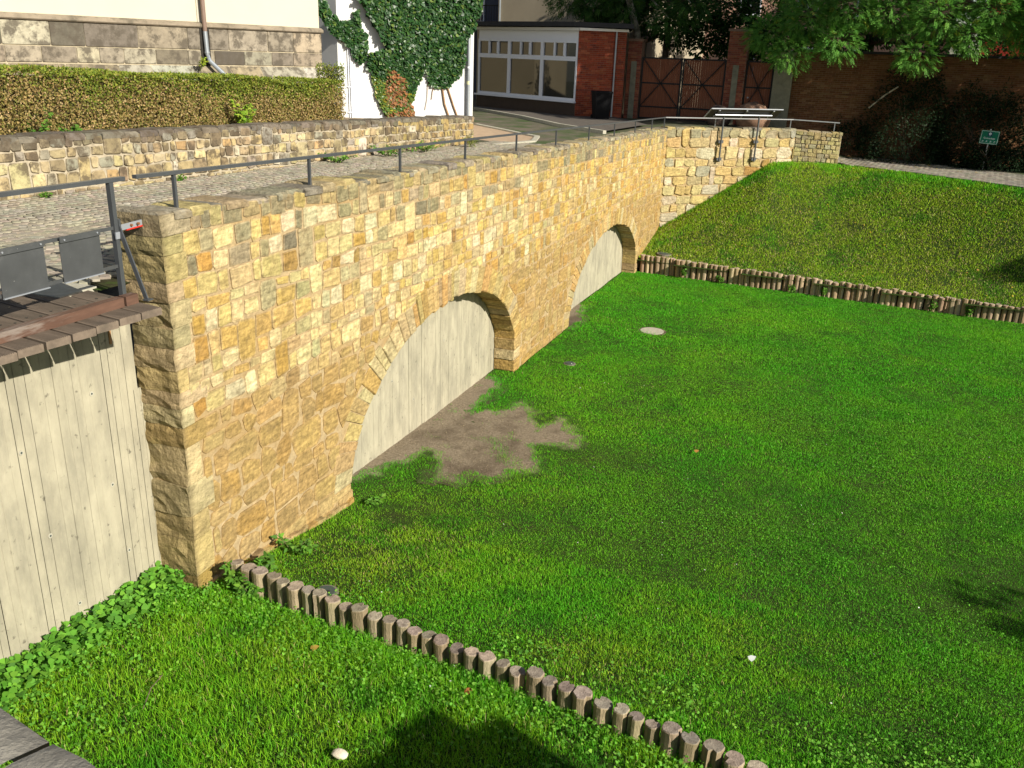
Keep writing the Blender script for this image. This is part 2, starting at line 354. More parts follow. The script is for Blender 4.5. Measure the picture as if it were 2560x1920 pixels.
for (xa, xb, ya) in ((10.0, 17.4, 2.9), (20.4, 24.6, 5.0)):
    V, F = grid(xa, xb, ya, 6.3, 0.05, 0.05, lambda X, Y: gz(X, Y) + 0.008 + .006 * vnoise(X, Y, 6, 61) + .004 * vnoise(X, Y, 15, 62), lambda X, Y: soil_mask(X, Y) > -0.3)
    _k = sstep((soil_mask(V[:, 0], V[:, 1]) + .16) / .10)[:, None]
    tag(fast('bare_soil_patch', V, F, M_SOILB, smooth=True, col=np.array([[.040, .066, .016]]) * (1 - _k) + np.array([[.225, .182, .128]]) * _k), kind='structure')

# ------------------------------------------------------------------ rubble masonry
def rough_poly(ua, ub, bt, bb, rng, gap=0.014, jit=0.018, cut=0.2):
    """rounded irregular four-sided outline; bt, bb give top and bottom v at a u"""
    w_, h_ = ub - ua, bt((ua + ub) / 2) - bb((ua + ub) / 2)
    g = min(gap, 0.2 * min(w_, h_)); ua += g; ub -= g
    c = cut * min(w_, h_) * rng.uniform(0.6, 1.3)
    P = [(ua + c, bb(ua + c) + g), (ub - c, bb(ub - c) + g), (ub, bb(ub) + g + c), (ub, bt(ub) - g - c),
         (ub - c, bt(ub - c) - g), (ua + c, bt(ua + c) - g), (ua, bt(ua) - g - c), (ua, bb(ua) + g + c)]
    j = min(jit, 0.12 * min(w_, h_))
    return np.array(P) + rng.uniform(-j, j, (8, 2))

def area2(P):
    x, y = P[:, 0], P[:, 1]; return 0.5 * abs(np.dot(x, np.roll(y, -1)) - np.dot(y, np.roll(x, -1)))

def stone_geo(P, fr, proud, rng, inset=0.86, tilt=0.05, back=0.03):
    P0, U, Vv, N = fr; c = P.mean(0); n = len(P)
    tx, ty = rng.uniform(-tilt, tilt, 2)
    out = []
    for k, (sc, d) in enumerate(((1.0, -back), (1.0, proud * 0.45), (inset, proud))):
        for p in P:
            q = c + (p - c) * sc
            dd = d + (((q - c) @ np.array([tx, ty])) if k else 0)
            if k == 2: dd += rng.uniform(-0.12, 0.12) * proud
            out.append(P0 + q[0] * U + q[1] * Vv + dd * N)
    F = []
    for r in (0, 1):
        for k in range(n): F.append((r*n + k, r*n + (k+1) % n, (r+1)*n + (k+1) % n, (r+1)*n + k))
    F.append(tuple(2*n + k for k in range(n)))
    return np.array(out), F

def smear(c, mort, k, rng, n=8):
    """stone colour with mortar smeared over its arris (outer two rings)"""
    C = np.tile(np.asarray(c, float), (3 * n, 1)); kk = np.clip(rng.uniform(k - .3, k + .25, (2 * n, 1)), 0, 1)
    C[:2 * n] = C[:2 * n] * (1 - kk) + np.asarray(mort) * kk
    C[2 * n:] *= rng.uniform(.9, 1.1, (n, 1)); return C

def rubble_layout(u0, u1, bounds, rng, wlo, whi, dbl=0.3):
    """rows between bounds[i] and bounds[i+1] (functions of u, going down); rows are taken in pairs so that tall stones span two"""
    res = []; i = 0; nrow = len(bounds) - 1
    def fill(a, b, t, bo):
        u = a
        h = bounds[t]((a+b)/2) - bounds[bo]((a+b)/2)
        while u < b - 1e-6:
            wd = rng.uniform(wlo, whi) * (0.55 + 0.45 * h / 0.2)
            if b - (u + wd) < wlo * 0.8: wd = b - u
            res.append((u, min(u + wd, b), t, bo)); u += wd
    while i < nrow:
        if i + 1 < nrow:
            a = u0 + rng.uniform(-0.2, 0)
            while a < u1:
                L = rng.uniform(0.5, 1.3); b = min(a + L, u1)
                fill(max(a, u0), b, i, i + 1); fill(max(a, u0), b, i + 1, i + 2); a = b
                if rng.random() < dbl and a < u1 - 0.5:
                    b = a + rng.uniform(0.22, 0.4); res.append((a, b, i, i + 2)); a = b
            i += 2
        else:
            fill(u0, u1, i, i + 1); i += 1
    return res

def place_stones(th, stones, m, limit=300, name='stone', restname='stonework'):
    """stones: list of (V, F, colour); the ones that show largest become parts, the others one joined part"""
    def px(V):
        q = proj(V[:8]); 
        if (q[:, 2] < 0.1).any(): return 0
        inside = ((q[:, 0] > -40) & (q[:, 0] < 2600) & (q[:, 1] > -40) & (q[:, 1] < 1960)).any()
        return area2(q[:, :2]) if inside else 0
    order = sorted(range(len(stones)), key=lambda k: -px(stones[k][0]))
    for k in order[:limit]:
        V, F, c = stones[k]; obj(name, V, F, m, th, origin=V.mean(0), col=c)
    if len(order) > limit:
        mb = MB()
        for k in order[limit:]:
            V, F, c = stones[k]; mb.add(V, F, np.broadcast_to(np.asarray(c, float), (len(V), 3)))
        o = mb.build(restname, m, th, col=True); o['kind'] = 'stuff'

def pick(rng, pal):
    wts = np.array([p[0] for p in pal], float); k = rng.choice(len(pal), p=wts / wts.sum())
    c = 0.62 * np.array(pal[k][1:4]); return np.clip(c * rng.uniform(0.86, 1.14) * (1 + rng.uniform(-0.05, 0.05, 3)), 0.01, 0.85)

PAL_UP = [(6, .72, .60, .36), (2.4, .62, .45, .18), (5, .68, .54, .27), (.9, .54, .47, .31), (1, .58, .37, .12), (.8, .52, .47, .29), (3, .76, .68, .48), (0.3, .40, .26, .11)]
PAL_TOP = [(3, .36, .32, .22), (2, .46, .38, .22), (2, .42, .37, .26), (1.5, .54, .43, .20), (1, .28, .25, .19)]
PAL_LOW = [(4, .58, .41, .18), (3, .54, .39, .18), (2, .52, .33, .11), (2, .60, .47, .26), (1, .44, .32, .16)]
PAL_FAR = [(4, .64, .46, .18), (3, .66, .50, .24), (2, .57, .39, .14), (2, .69, .57, .34), (.8, .50, .41, .26), (1, .54, .34, .12)]

# ------------------------------------------------------------------ the stone bridge
XA, XB, YF, YB = 6.69, 33.25, 5.8, 6.25
def ztop(X): return 3.97 - (np.asarray(X, float) - XA) * (3.97 - 3.08) / (XB - XA)
ARCH = [(13.5, -0.45, 3.52, 1.97), (25.28, -1.08, 4.07, 1.94)]
RING = 0.52
bridge = thing('stone_bridge', (20, 6.0, -1.2), 'long yellow sandstone bridge wall with two arches across the grassy moat', 'bridge')
# mortar core: columns with the arch openings left out
us = [XA + 0.02]
x = XA
while x < XB + 0.3: x += 0.2; us.append(x)
for (c, z0, a, b) in ARCH:
    us = [u for u in us if not (abs(u - (c - a)) < 0.09 or abs(u - (c + a)) < 0.09)]
    us += [c - a - 1e-4, c - a + 1e-4, c + a - 1e-4, c + a + 1e-4] + [c + a * math.cos(math.pi * k / 24) for k in range(1, 24)]
us = sorted(us)
def core_bottom(u):
    for (c, z0, a, b) in ARCH:
        if abs(u - c) < a: return z0 + b * math.sqrt(max(0, 1 - ((u - c) / a) ** 2)) + 0.02
    return -2.2
V = []; F = []
for u in us:
    zb, zt = core_bottom(u), float(ztop(u)) - 0.03
    V += [(u, YF + 0.006, zb), (u, YF + 0.006, zt), (u, YB, zt), (u, YB, zb)]
for k in range(len(us) - 1):
    a, b = 4 * k, 4 * (k + 1)
    F += [(a, b, b+1, a+1), (a+1, b+1, b+2, a+2), (a+3, a, b, b+3)[::-1], (a+2, b+2, b+3, a+3)]
F += [(0, 1, 2, 3)]
obj('mortar_core', V, F, M_MORTAR, bridge)

rng = np.random.default_rng(21)
FR = (np.array([0, YF, 0.]), np.array([1., 0, 0]), np.array([0, 0, 1.]), np.array([0, -1., 0]))
depth = [0.0, 0.2]
while depth[-1] < 2.25: depth.append(depth[-1] + rng.uniform(0.14, 0.265))
while depth[-1] < 4.9: depth.append(depth[-1] + rng.uniform(0.2, 0.36))
def mkb(d, i):
    amp = 0.02 + 0.02 * min(1, d / 2.5)
    return lambda u: float(ztop(u)) - d * (1 + 0.0 * u) + (amp * pnoise((u * 0.9, i * 3.17, 0.3)) * 1.6 if i else 0.012 * pnoise((u * 3, 0, 0)))
bounds = [mkb(d, i) for i, d in enumerate(depth)]
quads = []
nup = sum(1 for d in depth if d < 2.2)
quads += rubble_layout(XA, XB + 0.02, bounds[:nup + 1], rng, 0.15, 0.40, 0.3)
quads += [(a, b, t + nup, bo + nup) for (a, b, t, bo) in rubble_layout(XA, XB + 0.02, bounds[nup:], rng, 0.2, 0.55, 0.22)]
def pushout(P):
    Q = P.copy()
    for (c, z0, a, b) in ARCH:
        A, B = a + RING * .84, b + RING * .84
        for k in range(len(Q)):
            u, v = Q[k]
            if v > z0:
                r = math.hypot((u - c) / A, (v - z0) / B)
                if r < 1: Q[k] = (c + (u - c) / max(r, .05), z0 + (v - z0) / max(r, .05))
            elif abs(u - c) < a + 0.34: Q[k, 0] = c + math.copysign(a + 0.34, u - c)
    return Q
# quoins at the near corner: big rough-hewn blocks that turn the corner
quoin_rows = []; z = 3.97
while z > -0.5:
    h = rng.uniform(0.16, 0.27) if z > 1.8 else rng.uniform(0.26, 0.46)
    quoin_rows.append((z, max(z - h, -0.7), rng.uniform(0.16, 0.30) if len(quoin_rows) % 2 else rng.uniform(0.30, 0.46))); z -= h
def quoin_w(v):
    for (zt, zb, wd) in quoin_rows:
        if zb <= v <= zt: return wd
    return 0.3
stones = []
for (ua, ub, t, bo) in quads:
    bt, bb = bounds[t], bounds[bo]; um = (ua + ub) / 2; vm = (bt(um) + bb(um)) / 2
    ground = float(gz(um, 5.7))
    if bt(um) < ground - 0.15: continue
    if um < XA + 0.75:
        qw = min(quoin_w(bt(um) - 0.02), quoin_w(bb(um) + 0.02), quoin_w(vm))
        ua2 = max(ua, XA + qw)
        if ub - ua2 < 0.07: continue
        ua = ua2; um = (ua + ub) / 2
    d = float(ztop(um)) - vm
    low = sstep((d - 1.7) / 0.8)
    P = rough_poly(ua, ub, bt, bb, rng, gap=0.005 + 0.018 * rng.random() ** 2, jit=0.018 + 0.022 * low, cut=0.10 + 0.12 * low)
    if any(abs(um - c) < a + .1 and vm < z0 + b * .5 for (c, z0, a, b) in ARCH): continue
    A0 = area2(P); P = pushout(P); A1 = area2(P)
    if A1 < 0.4 * A0 or A1 < 0.004: continue
    mid = P.mean(0)
    if any(mid[1] > z0 and math.hypot((mid[0]-c)/(a+RING*.84), (mid[1]-z0)/(b+RING*.84)) < 0.99 for (c, z0, a, b) in ARCH): continue
    if d < 0.24: pal = PAL_TOP
    elif d < 0.55 and rng.random() < 0.4: pal = PAL_TOP
    elif low > rng.random(): pal = PAL_LOW
    else: pal = PAL_UP if rng.random() > (um - 9) / 14 else PAL_FAR
    c = pick(rng, pal)
    if low > 0.5: c = 0.6 * c + 0.4 * np.array([.36, .26, .125])
    c = c * (1.0 - .12 * low); Vv, Ff = stone_geo(P, FR, rng.uniform(0.002, 0.013) * (1 - 0.3 * low), rng, inset=rng.uniform(0.78, 0.92) - .12 * low, tilt=0.022)
    c = c * np.array([1.04, .99, .82])
    mort = np.array([.385, .29, .165]) * (1 - low) + np.array([.325, .215, .088]) * low
    stones.append((Vv, Ff, smear(c, mort, .55 + .3 * low, rng)))
# arch rings: wedge stones that run back to the concrete
for ai, (c, z0, a, b) in enumerate(ARCH):
    t = 0.0; th0 = 0.0
    while th0 < math.pi - 1e-3:
        sp = math.hypot(a * math.sin(th0), b * math.cos(th0))
        dth = rng.uniform(0.11, 0.33) / sp
        th1 = th0 + dth
        if math.pi - th1 < 0.1 / b: th1 = math.pi
        L = RING * rng.uniform(0.7, 1.0); g = 0.006 / sp; rj = rng.uniform(-0.06, -0.008)
        pts = []
        for (tt, LL) in ((th0 + g, rj), (th1 - g, rj + rng.uniform(-.015, .015)), (th1 - g, L), (th0 + g, L * rng.uniform(.9, 1.05))):
            pts.append((c + (a + LL) * math.cos(tt), z0 + (b + LL) * math.sin(tt)))
        P = np.array(pts); m_ = P.mean(0); pr = rng.uniform(0.004, 0.022)
        Vw = [(p[0], YB - 0.01, p[1]) for p in P] + [(p[0], YF - pr * 0.3, p[1]) for p in P]
        Q = m_ + (P - m_) * 0.9
        Vw += [(p[0], YF - pr + rng.uniform(-.006, .006), p[1]) for p in Q]
        Fw = [(3, 2, 1, 0)] + [(r*4 + k, r*4 + (k+1) % 4, (r+1)*4 + (k+1) % 4, (r+1)*4 + k) for r in (0, 1) for k in range(4)] + [(8, 9, 10, 11)]
        col = pick(rng, [(3, .60, .43, .18), (2, .55, .37, .13), (2, .60, .48, .26), (1, .50, .35, .16)])
        stones.append((np.array(Vw), Fw, col)); th0 = th1
    for sgn in (-1, 1):            # jamb blocks below the springing
        zt = z0 + 0.0; zb_all = float(gz(c + sgn * a, 5.8)) - 0.25
        while zt > zb_all:
            h = rng.uniform(0.17, 0.3); zb = zt - h; x0 = c + sgn * (a - rng.uniform(0.01, 0.07)); x1 = c + sgn * (a + 0.335)
            lo, hi = min(x0, x1), max(x0, x1); pr = rng.uniform(0.005, 0.025)
            P = np.array([(lo, zb + .008), (hi, zb + .008), (hi, zt - .008), (lo, zt - .008)]); m_ = P.mean(0)
            Vw = [(p[0], YB - .01, p[1]) for p in P] + [(p[0], YF - pr*.3, p[1]) for p in P] + [(q[0], YF - pr, q[1]) for q in m_ + (P - m_) * .9]
            Fw = [(3, 2, 1, 0)] + [(r*4 + k, r*4 + (k+1) % 4, (r+1)*4 + (k+1) % 4, (r+1)*4 + k) for r in (0, 1) for k in range(4)] + [(8, 9, 10, 11)]
            stones.append((np.array(Vw), Fw, pick(rng, PAL_LOW))); zt = zb
# cap stones lying on the wall top
x = XA - 0.02
while x < XB:
    L = rng.uniform(0.15, 0.40); x1 = min(x + L, XB + .1)
    y0, y1 = YF - rng.uniform(-.01, .03), YB + rng.uniform(.0, .12)
    e = rng.uniform(-.03, .022)
    P = np.array([(x + .008, y0), (x1 - .008, y0 + rng.uniform(-.015, .015)), (x1 - .008, y1), (x + .008, y1 + rng.uniform(-.03, .03))]); m_ = P.mean(0)
    Vw = [(p[0], p[1], float(ztop(p[0])) - .06) for p in P] + [(p[0], p[1], float(ztop(p[0])) + .0 + e) for p in P] + [(q[0], q[1], float(ztop(q[0])) + .025 + e) for q in m_ + (P - m_) * .86]
    Fw = [(3, 2, 1, 0)] + [(r*4 + k, r*4 + (k+1) % 4, (r+1)*4 + (k+1) % 4, (r+1)*4 + k) for r in (0, 1) for k in range(4)] + [(8, 9, 10, 11)]
    stones.append((np.array(Vw), Fw, pick(rng, PAL_TOP))); x = x1
place_stones(bridge, stones, M_STONE, 300)
# quoin blocks
for k, (zt, zb, wd) in enumerate(quoin_rows):
    x0, x1 = XA - rng.uniform(0.0, 0.03), XA + wd - 0.012
    y0, y1 = YF - rng.uniform(0.010, 0.016), YB + 0.03
    zt_, zb_ = (zt - .003, zb + .003)
    n = 5; V = []; F = []
    # sub-divided box with a knocked-about surface
    def face(o, a, b, na, nb):
        s = len(V)
        for i in range(na + 1):
            for j in range(nb + 1):
                V.append(np.array(o) + np.array(a) * i / na + np.array(b) * j / nb)
        for i in range(na):
            for j in range(nb): F.append((s + i*(nb+1) + j, s + (i+1)*(nb+1) + j, s + (i+1)*(nb+1) + j + 1, s + i*(nb+1) + j + 1))
    dx, dy, dz = x1 - x0, y1 - y0, zt_ - zb_
    face((x0, y0, zb_), (dx, 0, 0), (0, 0, dz), 4, 3)
    face((x0, y0, zb_), (0, dy, 0), (0, 0, dz), 5, 4)
    face((x0, y0, zt_), (dx, 0, 0), (0, dy, 0), 4, 5)
    face((x0, y0, zb_), (dx, 0, 0), (0, dy, 0), 4, 5)
    V2 = []
    for p in V:
        q = p.copy(); kx = 1.0 if p[0] < x0 + 1e-4 else 0.0
        ed = min(1, min(p[2] - zb_, zt_ - p[2]) / 0.05)
        nn = pnoise((p[0]*5, p[1]*6, p[2]*6)); n2 = pnoise((p[0]*13+4, p[1]*13, p[2]*13))
        q[0] += kx * (0.03 * nn + 0.022 * n2 + 0.012 * (1 - ed))
        if p[1] < y0 + 1e-4: q[1] += 0.005 * nn + 0.003 * n2 + 0.005 * (1 - ed)
        V2.append(q)
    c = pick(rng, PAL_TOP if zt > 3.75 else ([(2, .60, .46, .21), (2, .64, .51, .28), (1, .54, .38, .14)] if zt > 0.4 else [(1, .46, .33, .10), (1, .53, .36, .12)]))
    cc = np.array([c * 1.1 if (v0[1] < y0 + 1e-4 and v0[0] > x0 + .02) else (c * .45 + np.array([.19, .145, .075]) * .45) for v0 in V])  # side face darker: grazing shade put into the colour, beside some weathering
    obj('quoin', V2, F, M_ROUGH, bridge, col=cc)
# rough footing at the base of the first pier
mb = MB()
for k in range(16):
    u = XA + 0.1 + k * 0.2; g = float(gz(u, 5.75)); 
    P = np.array([(u - .02, g - .3), (u + .2, g - .32), (u + .2, g + rng.uniform(-.02, .06)), (u - .02, g + rng.uniform(0, .07))])
    mb.add([(p[0], YB, p[1]) for p in P] + [(p[0], YF - .05 - .03 * rng.random(), p[1]) for p in P], [(4, 5, 6, 7), (7, 6, 2, 3), (0, 4, 7, 3), (1, 5, 6, 2)], tuple(pick(rng, PAL_LOW)))
mb.build('footing', M_STONE, bridge, col=True)

# ------------------------------------------------------------------ concrete core wall behind the arches and under the wooden deck
conc = thing('concrete_wall', (18, 6.35, -2.2), 'pale board-marked concrete wall under the wooden deck and behind the arches', 'wall')
rng = np.random.default_rng(5)
V = []; F = []; x = -1.0; 
def cztop(X): return 3.03 if X < XA - 0.05 else 2.2
while x < 32.9:
    wd = rng.uniform(0.075, 0.115); y = YB + 0.005 * rng.random(); z1 = cztop(x + wd); tl = rng.uniform(-.002, .002)
    n = len(V); g = rng.uniform(.002, .006); gd = rng.uniform(.002, .009)
    V += [(x, YB + gd, -2.4), (x + g, y, -2.4), (x + wd - g, y + tl, -2.4), (x + wd, YB + .013, -2.4),
          (x, YB + gd, z1), (x + g, y, z1), (x + wd - g, y + tl, z1), (x + wd, YB + .013, z1)]
    F += [(n, n+1, n+5, n+4), (n+1, n+2, n+6, n+5), (n+2, n+3, n+7, n+6)]
    x += wd
obj('board_marked_face', V, F, M_CONC, conc)
mb = MB(); mb.box((-1, YB + .03, -2.4), (XA - .02, 6.9, 3.02)); mb.box((XA, YB + .03, -2.4), (32.9, 6.9, 2.19)); mb.build('core', M_CONC, conc)
for (px, pz) in [(6.05, 2.35), (5.2, 2.1), (6.15, 1.35), (5.35, 1.2), (4.7, 1.15), (6.25, 0.55), (5.55, 0.35), (4.9, 0.2), (12.2, 0.4), (14.3, 0.5), (13.0, -.2)]:
    mb = MB(); mb.tube([(px, YB - .003, pz), (px, YB + .003, pz)], [.024, .024], 12, True); mb.build('tie_hole_ring', M_COVER, conc)
    mb = MB(); mb.tube([(px, YB - .006, pz), (px, YB + .003, pz)], [.010, .010], 10, True); mb.build('tie_hole', M_VALVE, conc)
for (px, pz, h) in [(6.35, 2.75, .2)]:
    mb = MB(); mb.box((px, YB - .004, pz), (px + .03, YB + .004, pz + h)); mb.build('rust_streak', mat('rust', (.30, .17, .075), rough=.9), conc)

# ------------------------------------------------------------------ other rubble walls
def wall_frame(A, B):
    A, B = np.asarray(A, float), np.asarray(B, float); d = B - A; d[2] = 0; L = np.linalg.norm(d); U = d / L
    return (np.array([A[0], A[1], 0.]), U, np.array([0, 0, 1.]), np.array([U[1], -U[0], 0.])), L

def rubble_wall(th, A, B, top, bot, thick, rows, wlo, whi, pals, m, mortar, rng, proud=(0.008, 0.03), cap=True, cappal=PAL_TOP, ground=None, dbl=0.3, jit=0.018, cut=0.12, mortc=(.40, .32, .215), gap=.007, sm=.35):
    """core prism + stones on the front face; top, bot: functions of u"""
    fr, L = wall_frame(A, B); P0, U, Vv, N = fr
    n = max(2, int(L / 0.5)); V = []; F = []
    for k in range(n + 1):
        u = L * k / n; p = P0 + U * u
        for (d, z) in ((-.012, bot(u) - .5), (-.012, top(u) - .03), (-thick, top(u) - .03), (-thick, bot(u) - .5)):
            V.append(p + N * d + np.array([0, 0, z]))
    for k in range(n):
        a, b = 4*k, 4*k + 4; F += [(a, b, b+1, a+1), (a+1, b+1, b+2, a+2), (a+2, b+2, b+3, a+3)]
    F += [(0, 1, 2, 3), (4*n + 3, 4*n + 2, 4*n + 1, 4*n)]
    obj('mortar_core', V, F, mortar, th)
    Hmax = max(top(u) - bot(u) for u in np.linspace(0, L, 20)) + .2
    dep = [0.0]
    while dep[-1] < Hmax: dep.append(dep[-1] + rng.uniform(*rows))
    bnd = [(lambda u, d=d, i=i: top(u) - d + (0.03 * pnoise((u * 1.1, i * 2.7 + A[0], 1.3)) if i else 0.015 * pnoise((u * 2.5, A[0], 0)))) for i, d in enumerate(dep)]
    st = []
    for (ua, ub, t, bo) in rubble_layout(0, L, bnd, rng, wlo, whi, dbl):
        um = (ua + ub) / 2
        if bnd[t](um) < bot(um) + 0.02: continue
        P = rough_poly(ua, ub, bnd[t], bnd[bo], rng, gap=gap + .007 * rng.random(), jit=jit, cut=cut)
        Vs, Fs = stone_geo(P, fr, rng.uniform(*proud), rng, inset=rng.uniform(.86, .93), tilt=.05)
        st.append((Vs, Fs, smear(pals(um, top(um) - (bnd[t](um) + bnd[bo](um)) / 2), mortc, sm, rng)))
    if cap:
        u = -0.02
        while u < L:
            u1 = min(u + rng.uniform(.22, .5), L + .03)
            P = np.array([(u + .008, rng.uniform(0, .03)), (u1 - .008, rng.uniform(0, .03)), (u1 - .008, -thick - rng.uniform(0, .03)), (u + .008, -thick - rng.uniform(0, .03))]); m_ = P.mean(0); e = rng.uniform(-.012, .02)
            f3 = lambda q, dz: P0 + U * q[0] + N * q[1] + np.array([0, 0, top(q[0]) + dz])
            Vw = [f3(p, -.06) for p in P] + [f3(p, e) for p in P] + [f3(q, .03 + e + rng.uniform(-.006, .006)) for q in m_ + (P - m_) * .84]
            Fw = [(3, 2, 1, 0)] + [(r*4 + k, r*4 + (k+1) % 4, (r+1)*4 + (k+1) % 4, (r+1)*4 + k) for r in (0, 1) for k in range(4)] + [(8, 9, 10, 11)]
            st.append((np.array(Vw), Fw, pick(rng, cappal))); u = u1
    place_stones(th, st, m, 300)
    return fr, L

# wing wall at the far end
rng = np.random.default_rng(33)
wing = thing('wing_wall', (35, 3.6, -0.6), 'sandstone wing wall of chunky blocks at the bridge end, above the grass bank', 'wall')
PAL_WING = [(4, .66, .53, .26), (4, .62, .46, .19), (2, .70, .60, .40), (.8, .52, .47, .33), (.35, .52, .31, .10), (1, .55, .44, .24)]
PAL_WINGT = [(2, .40, .35, .22), (2, .50, .41, .22), (1, .36, .34, .26), (1, .55, .46, .27)]
fr1, L1 = wall_frame(W1, W2); P1_ = lambda u: W1 + fr1[1] * u
rubble_wall(wing, W1, W2, lambda u: 3.11 - .002 * u, lambda u: float(gz(P1_(u)[0] - .1, P1_(u)[1] - .1)), .5, (.25, .42), .26, .6,
            lambda u, d: pick(rng, PAL_WINGT if d < .3 else PAL_WING), M_STONE, M_MORTAR, rng, proud=(.015, .05), cappal=PAL_TOP, jit=.045, cut=.2)
fr2, L2 = wall_frame(W2, W3)
rubble_wall(wing, W2 + np.array([.02, 0, 0]), W3, lambda u: 3.07 - .03 * u, lambda u: 1.9, .45, (.13, .22), .13, .32,
            lambda u, d: pick(rng, [(2, .52, .43, .20), (2, .58, .48, .23), (1, .44, .37, .22), (1, .48, .43, .27)]), M_STONE, M_MORTAR_GREY, rng, proud=(.015, .05))

# low parapet along the far side of the bridge road
rng = np.random.default_rng(44)
par = thing('road_parapet', (15, 11, 3.0), 'low weathered sandstone parapet in front of the hedge, brown and grey blocks', 'wall')
PAL_PAR = [(2.5, .28, .215, .125), (3, .40, .315, .18), (3, .50, .39, .20), (2, .54, .44, .25), (.4, .46, .31, .15), (.6, .56, .50, .37), (1.8, .32, .285, .215)]
PAR_A, PAR_B = np.array([6.0, 11.38, 0]), np.array([24.75, 9.94, 0])
_pd = (PAR_B - PAR_A) / np.linalg.norm(PAR_B - PAR_A)
def par_top(u): return float(np.interp(PAR_A[0] + _pd[0] * u, [6, 9.76, 14.8, 20.6, 24.75], [4.18, 4.09, 3.965, 3.82, 3.70]))
def par_pal(u, d):
    if u > 14 and R.random() < .55: return pick(rng, [(2, .54, .41, .17), (1, .50, .36, .14), (1, .40, .33, .2)])
    if d < .22: return pick(rng, [(2, .21, .175, .12), (2, .30, .24, .15), (1, .38, .29, .17), (1, .33, .30, .24)])
    return 1.3 * pick(rng, PAL_PAR)
rubble_wall(par, PAR_A, PAR_B, par_top, lambda u: float(rz(PAR_A[0] + _pd[0] * u)) - .02, .5, (.14, .26), .13, .34, par_pal, M_STONE_DARK, M_MORTAR_GREY, rng,
            proud=(.008, .025), mortc=(.34, .285, .20), gap=.011, sm=.5, cappal=[(2, .20, .175, .14), (2, .26, .225, .17), (1, .17, .15, .12)])

# ------------------------------------------------------------------ church wall with plinth
rng = np.random.default_rng(55)
CH0 = np.array([21.62, 12.98, 0.]); cu = np.array([math.cos(math.radians(-22.5)), math.sin(math.radians(-22.5)), 0]); cn = np.array([cu[1], -cu[0], 0]); cz = np.array([0, 0, 1.])
church = thing('church_wall', (16, 15.5, 3.4), 'cream rendered church wall on a grimy ashlar plinth behind the hedge', 'building')
def chp(u, d, z): return CH0 + cu * u + cn * d + np.array([0, 0, z])
def prism(prof, u0, u1, pt, name, m, parent):
    n = len(prof); V = [pt(u0, d, z) for d, z in prof] + [pt(u1, d, z) for d, z in prof]
    F = [(k, (k+1) % n, n + (k+1) % n, n + k) for k in range(n)] + [tuple(range(n))[::-1], tuple(range(n, 2*n))]
    return obj(name, V, F, m, parent)
prism([(-.05, 5.80), (-.05, 12.5), (-1.2, 12.5), (-1.2, 5.80)], -16, -0.02, chp, 'wall', M_CREAM, church)
prism([(-.01, 5.84), (-.9, 5.84), (-.9, 3.3), (.36, 3.3), (.36, 4.2), (.47, 4.22), (.47, 4.30), (-.01, 4.94)], -16, 0.0, chp, 'plinth', mat('plinth_joint', (.34, .29, .20), var=.3, vscale=8, rough=.95), church)
prism([(.05, 5.775), (.075, 5.80), (.07, 5.85), (-.03, 5.90), (-.2, 5.90), (-.2, 5.775)], -16, 0.03, chp, 'cornice', mat('cornice_stone', (.25, .205, .15), var=.3, vscale=6, stain=(.13, .11, .08), sscale=3, slo=.5, shi=.62, rough=.95), church)
PAL_PL = [(3, .44, .385, .29), (2, .36, .315, .235), (2, .52, .455, .33), (1.4, .25, .215, .16), (1, .17, .15, .115)]
frc = (CH0.copy(), cu, cz, cn)
for (z0, z1, wl, wh) in ((5.295, 5.77, .7, 1.2), (4.965, 5.285, .45, .8)):
    u = -14.0
    while u < 0:
        u1 = min(u + rng.uniform(wl, wh), 0.0)
        if -u1 < .3: u1 = 0.0
        P = rough_poly(u, u1, lambda q: z1, lambda q: z0, rng, gap=.006, jit=.004, cut=.04)
        Vs, Fs = stone_geo(P, frc, .012, rng, inset=.97, tilt=.004)
        obj('ashlar_block', Vs, Fs, M_PLINTH, church, origin=Vs.mean(0), col=pick(rng, PAL_PL)); u = u1
sv = (cz * .64 - cn * .48); sl_len = np.linalg.norm(sv); sv /= sl_len; sn = np.cross(cu, sv); sn = sn if sn[2] > 0 else -sn
frs = (CH0 + cn * .47 + cz * 4.30, cu, sv, sn)
u = -14.0
while u < 0:
    u1 = min(u + rng.uniform(.7, 1.3), 0.0)
    if -u1 < .3: u1 = 0.0
    P = rough_poly(u, u1, lambda q: sl_len, lambda q: 0, rng, gap=.006, jit=.004, cut=.03)
    Vs, Fs = stone_geo(P, frs, .012, rng, inset=.97, tilt=.004)
    obj('sloping_block', Vs, Fs, M_PLINTH, church, origin=Vs.mean(0), col=pick(rng, [(2, .42, .35, .24), (2, .34, .28, .19), (1, .50, .46, .38)])); u = u1
# recess and downpipe
dp = thing('church_downpipe', chp(-3.33, .1, 4.3), 'brown and zinc downpipe on the church wall, kinked outward over the plinth', 'downpipe')
mb = MB(); mb.obox(chp(-3.33, -.04, 7.2), cu * .12, cn * .012, cz * 1.4); mb.build('backing_board', mat('grey_board', (.42, .39, .32), rough=.9), church)
mb = MB(); mb.obox(chp(-3.33, .022, 5.38), cu * .12, cn * .008, cz * .43); mb.build('damp_stain', mat('black_damp', (.025, .022, .018), var=.4, vscale=9, rough=.9), church)
mb = MB(); mb.tube([chp(-3.37, .09, 8.5), chp(-3.35, .09, 5.7)], .05, 12); mb.build('upper_pipe', M_BROWNP, dp, smooth=False)
mb = MB(); mb.tube([chp(-3.35, .09, 5.7), chp(-3.34, .10, 5.2), chp(-3.31, .14, 5.05), chp(-3.1, .40, 4.75), chp(-2.9, .66, 4.45)], .052, 12); mb.build('lower_pipe', M_ZINC, dp)
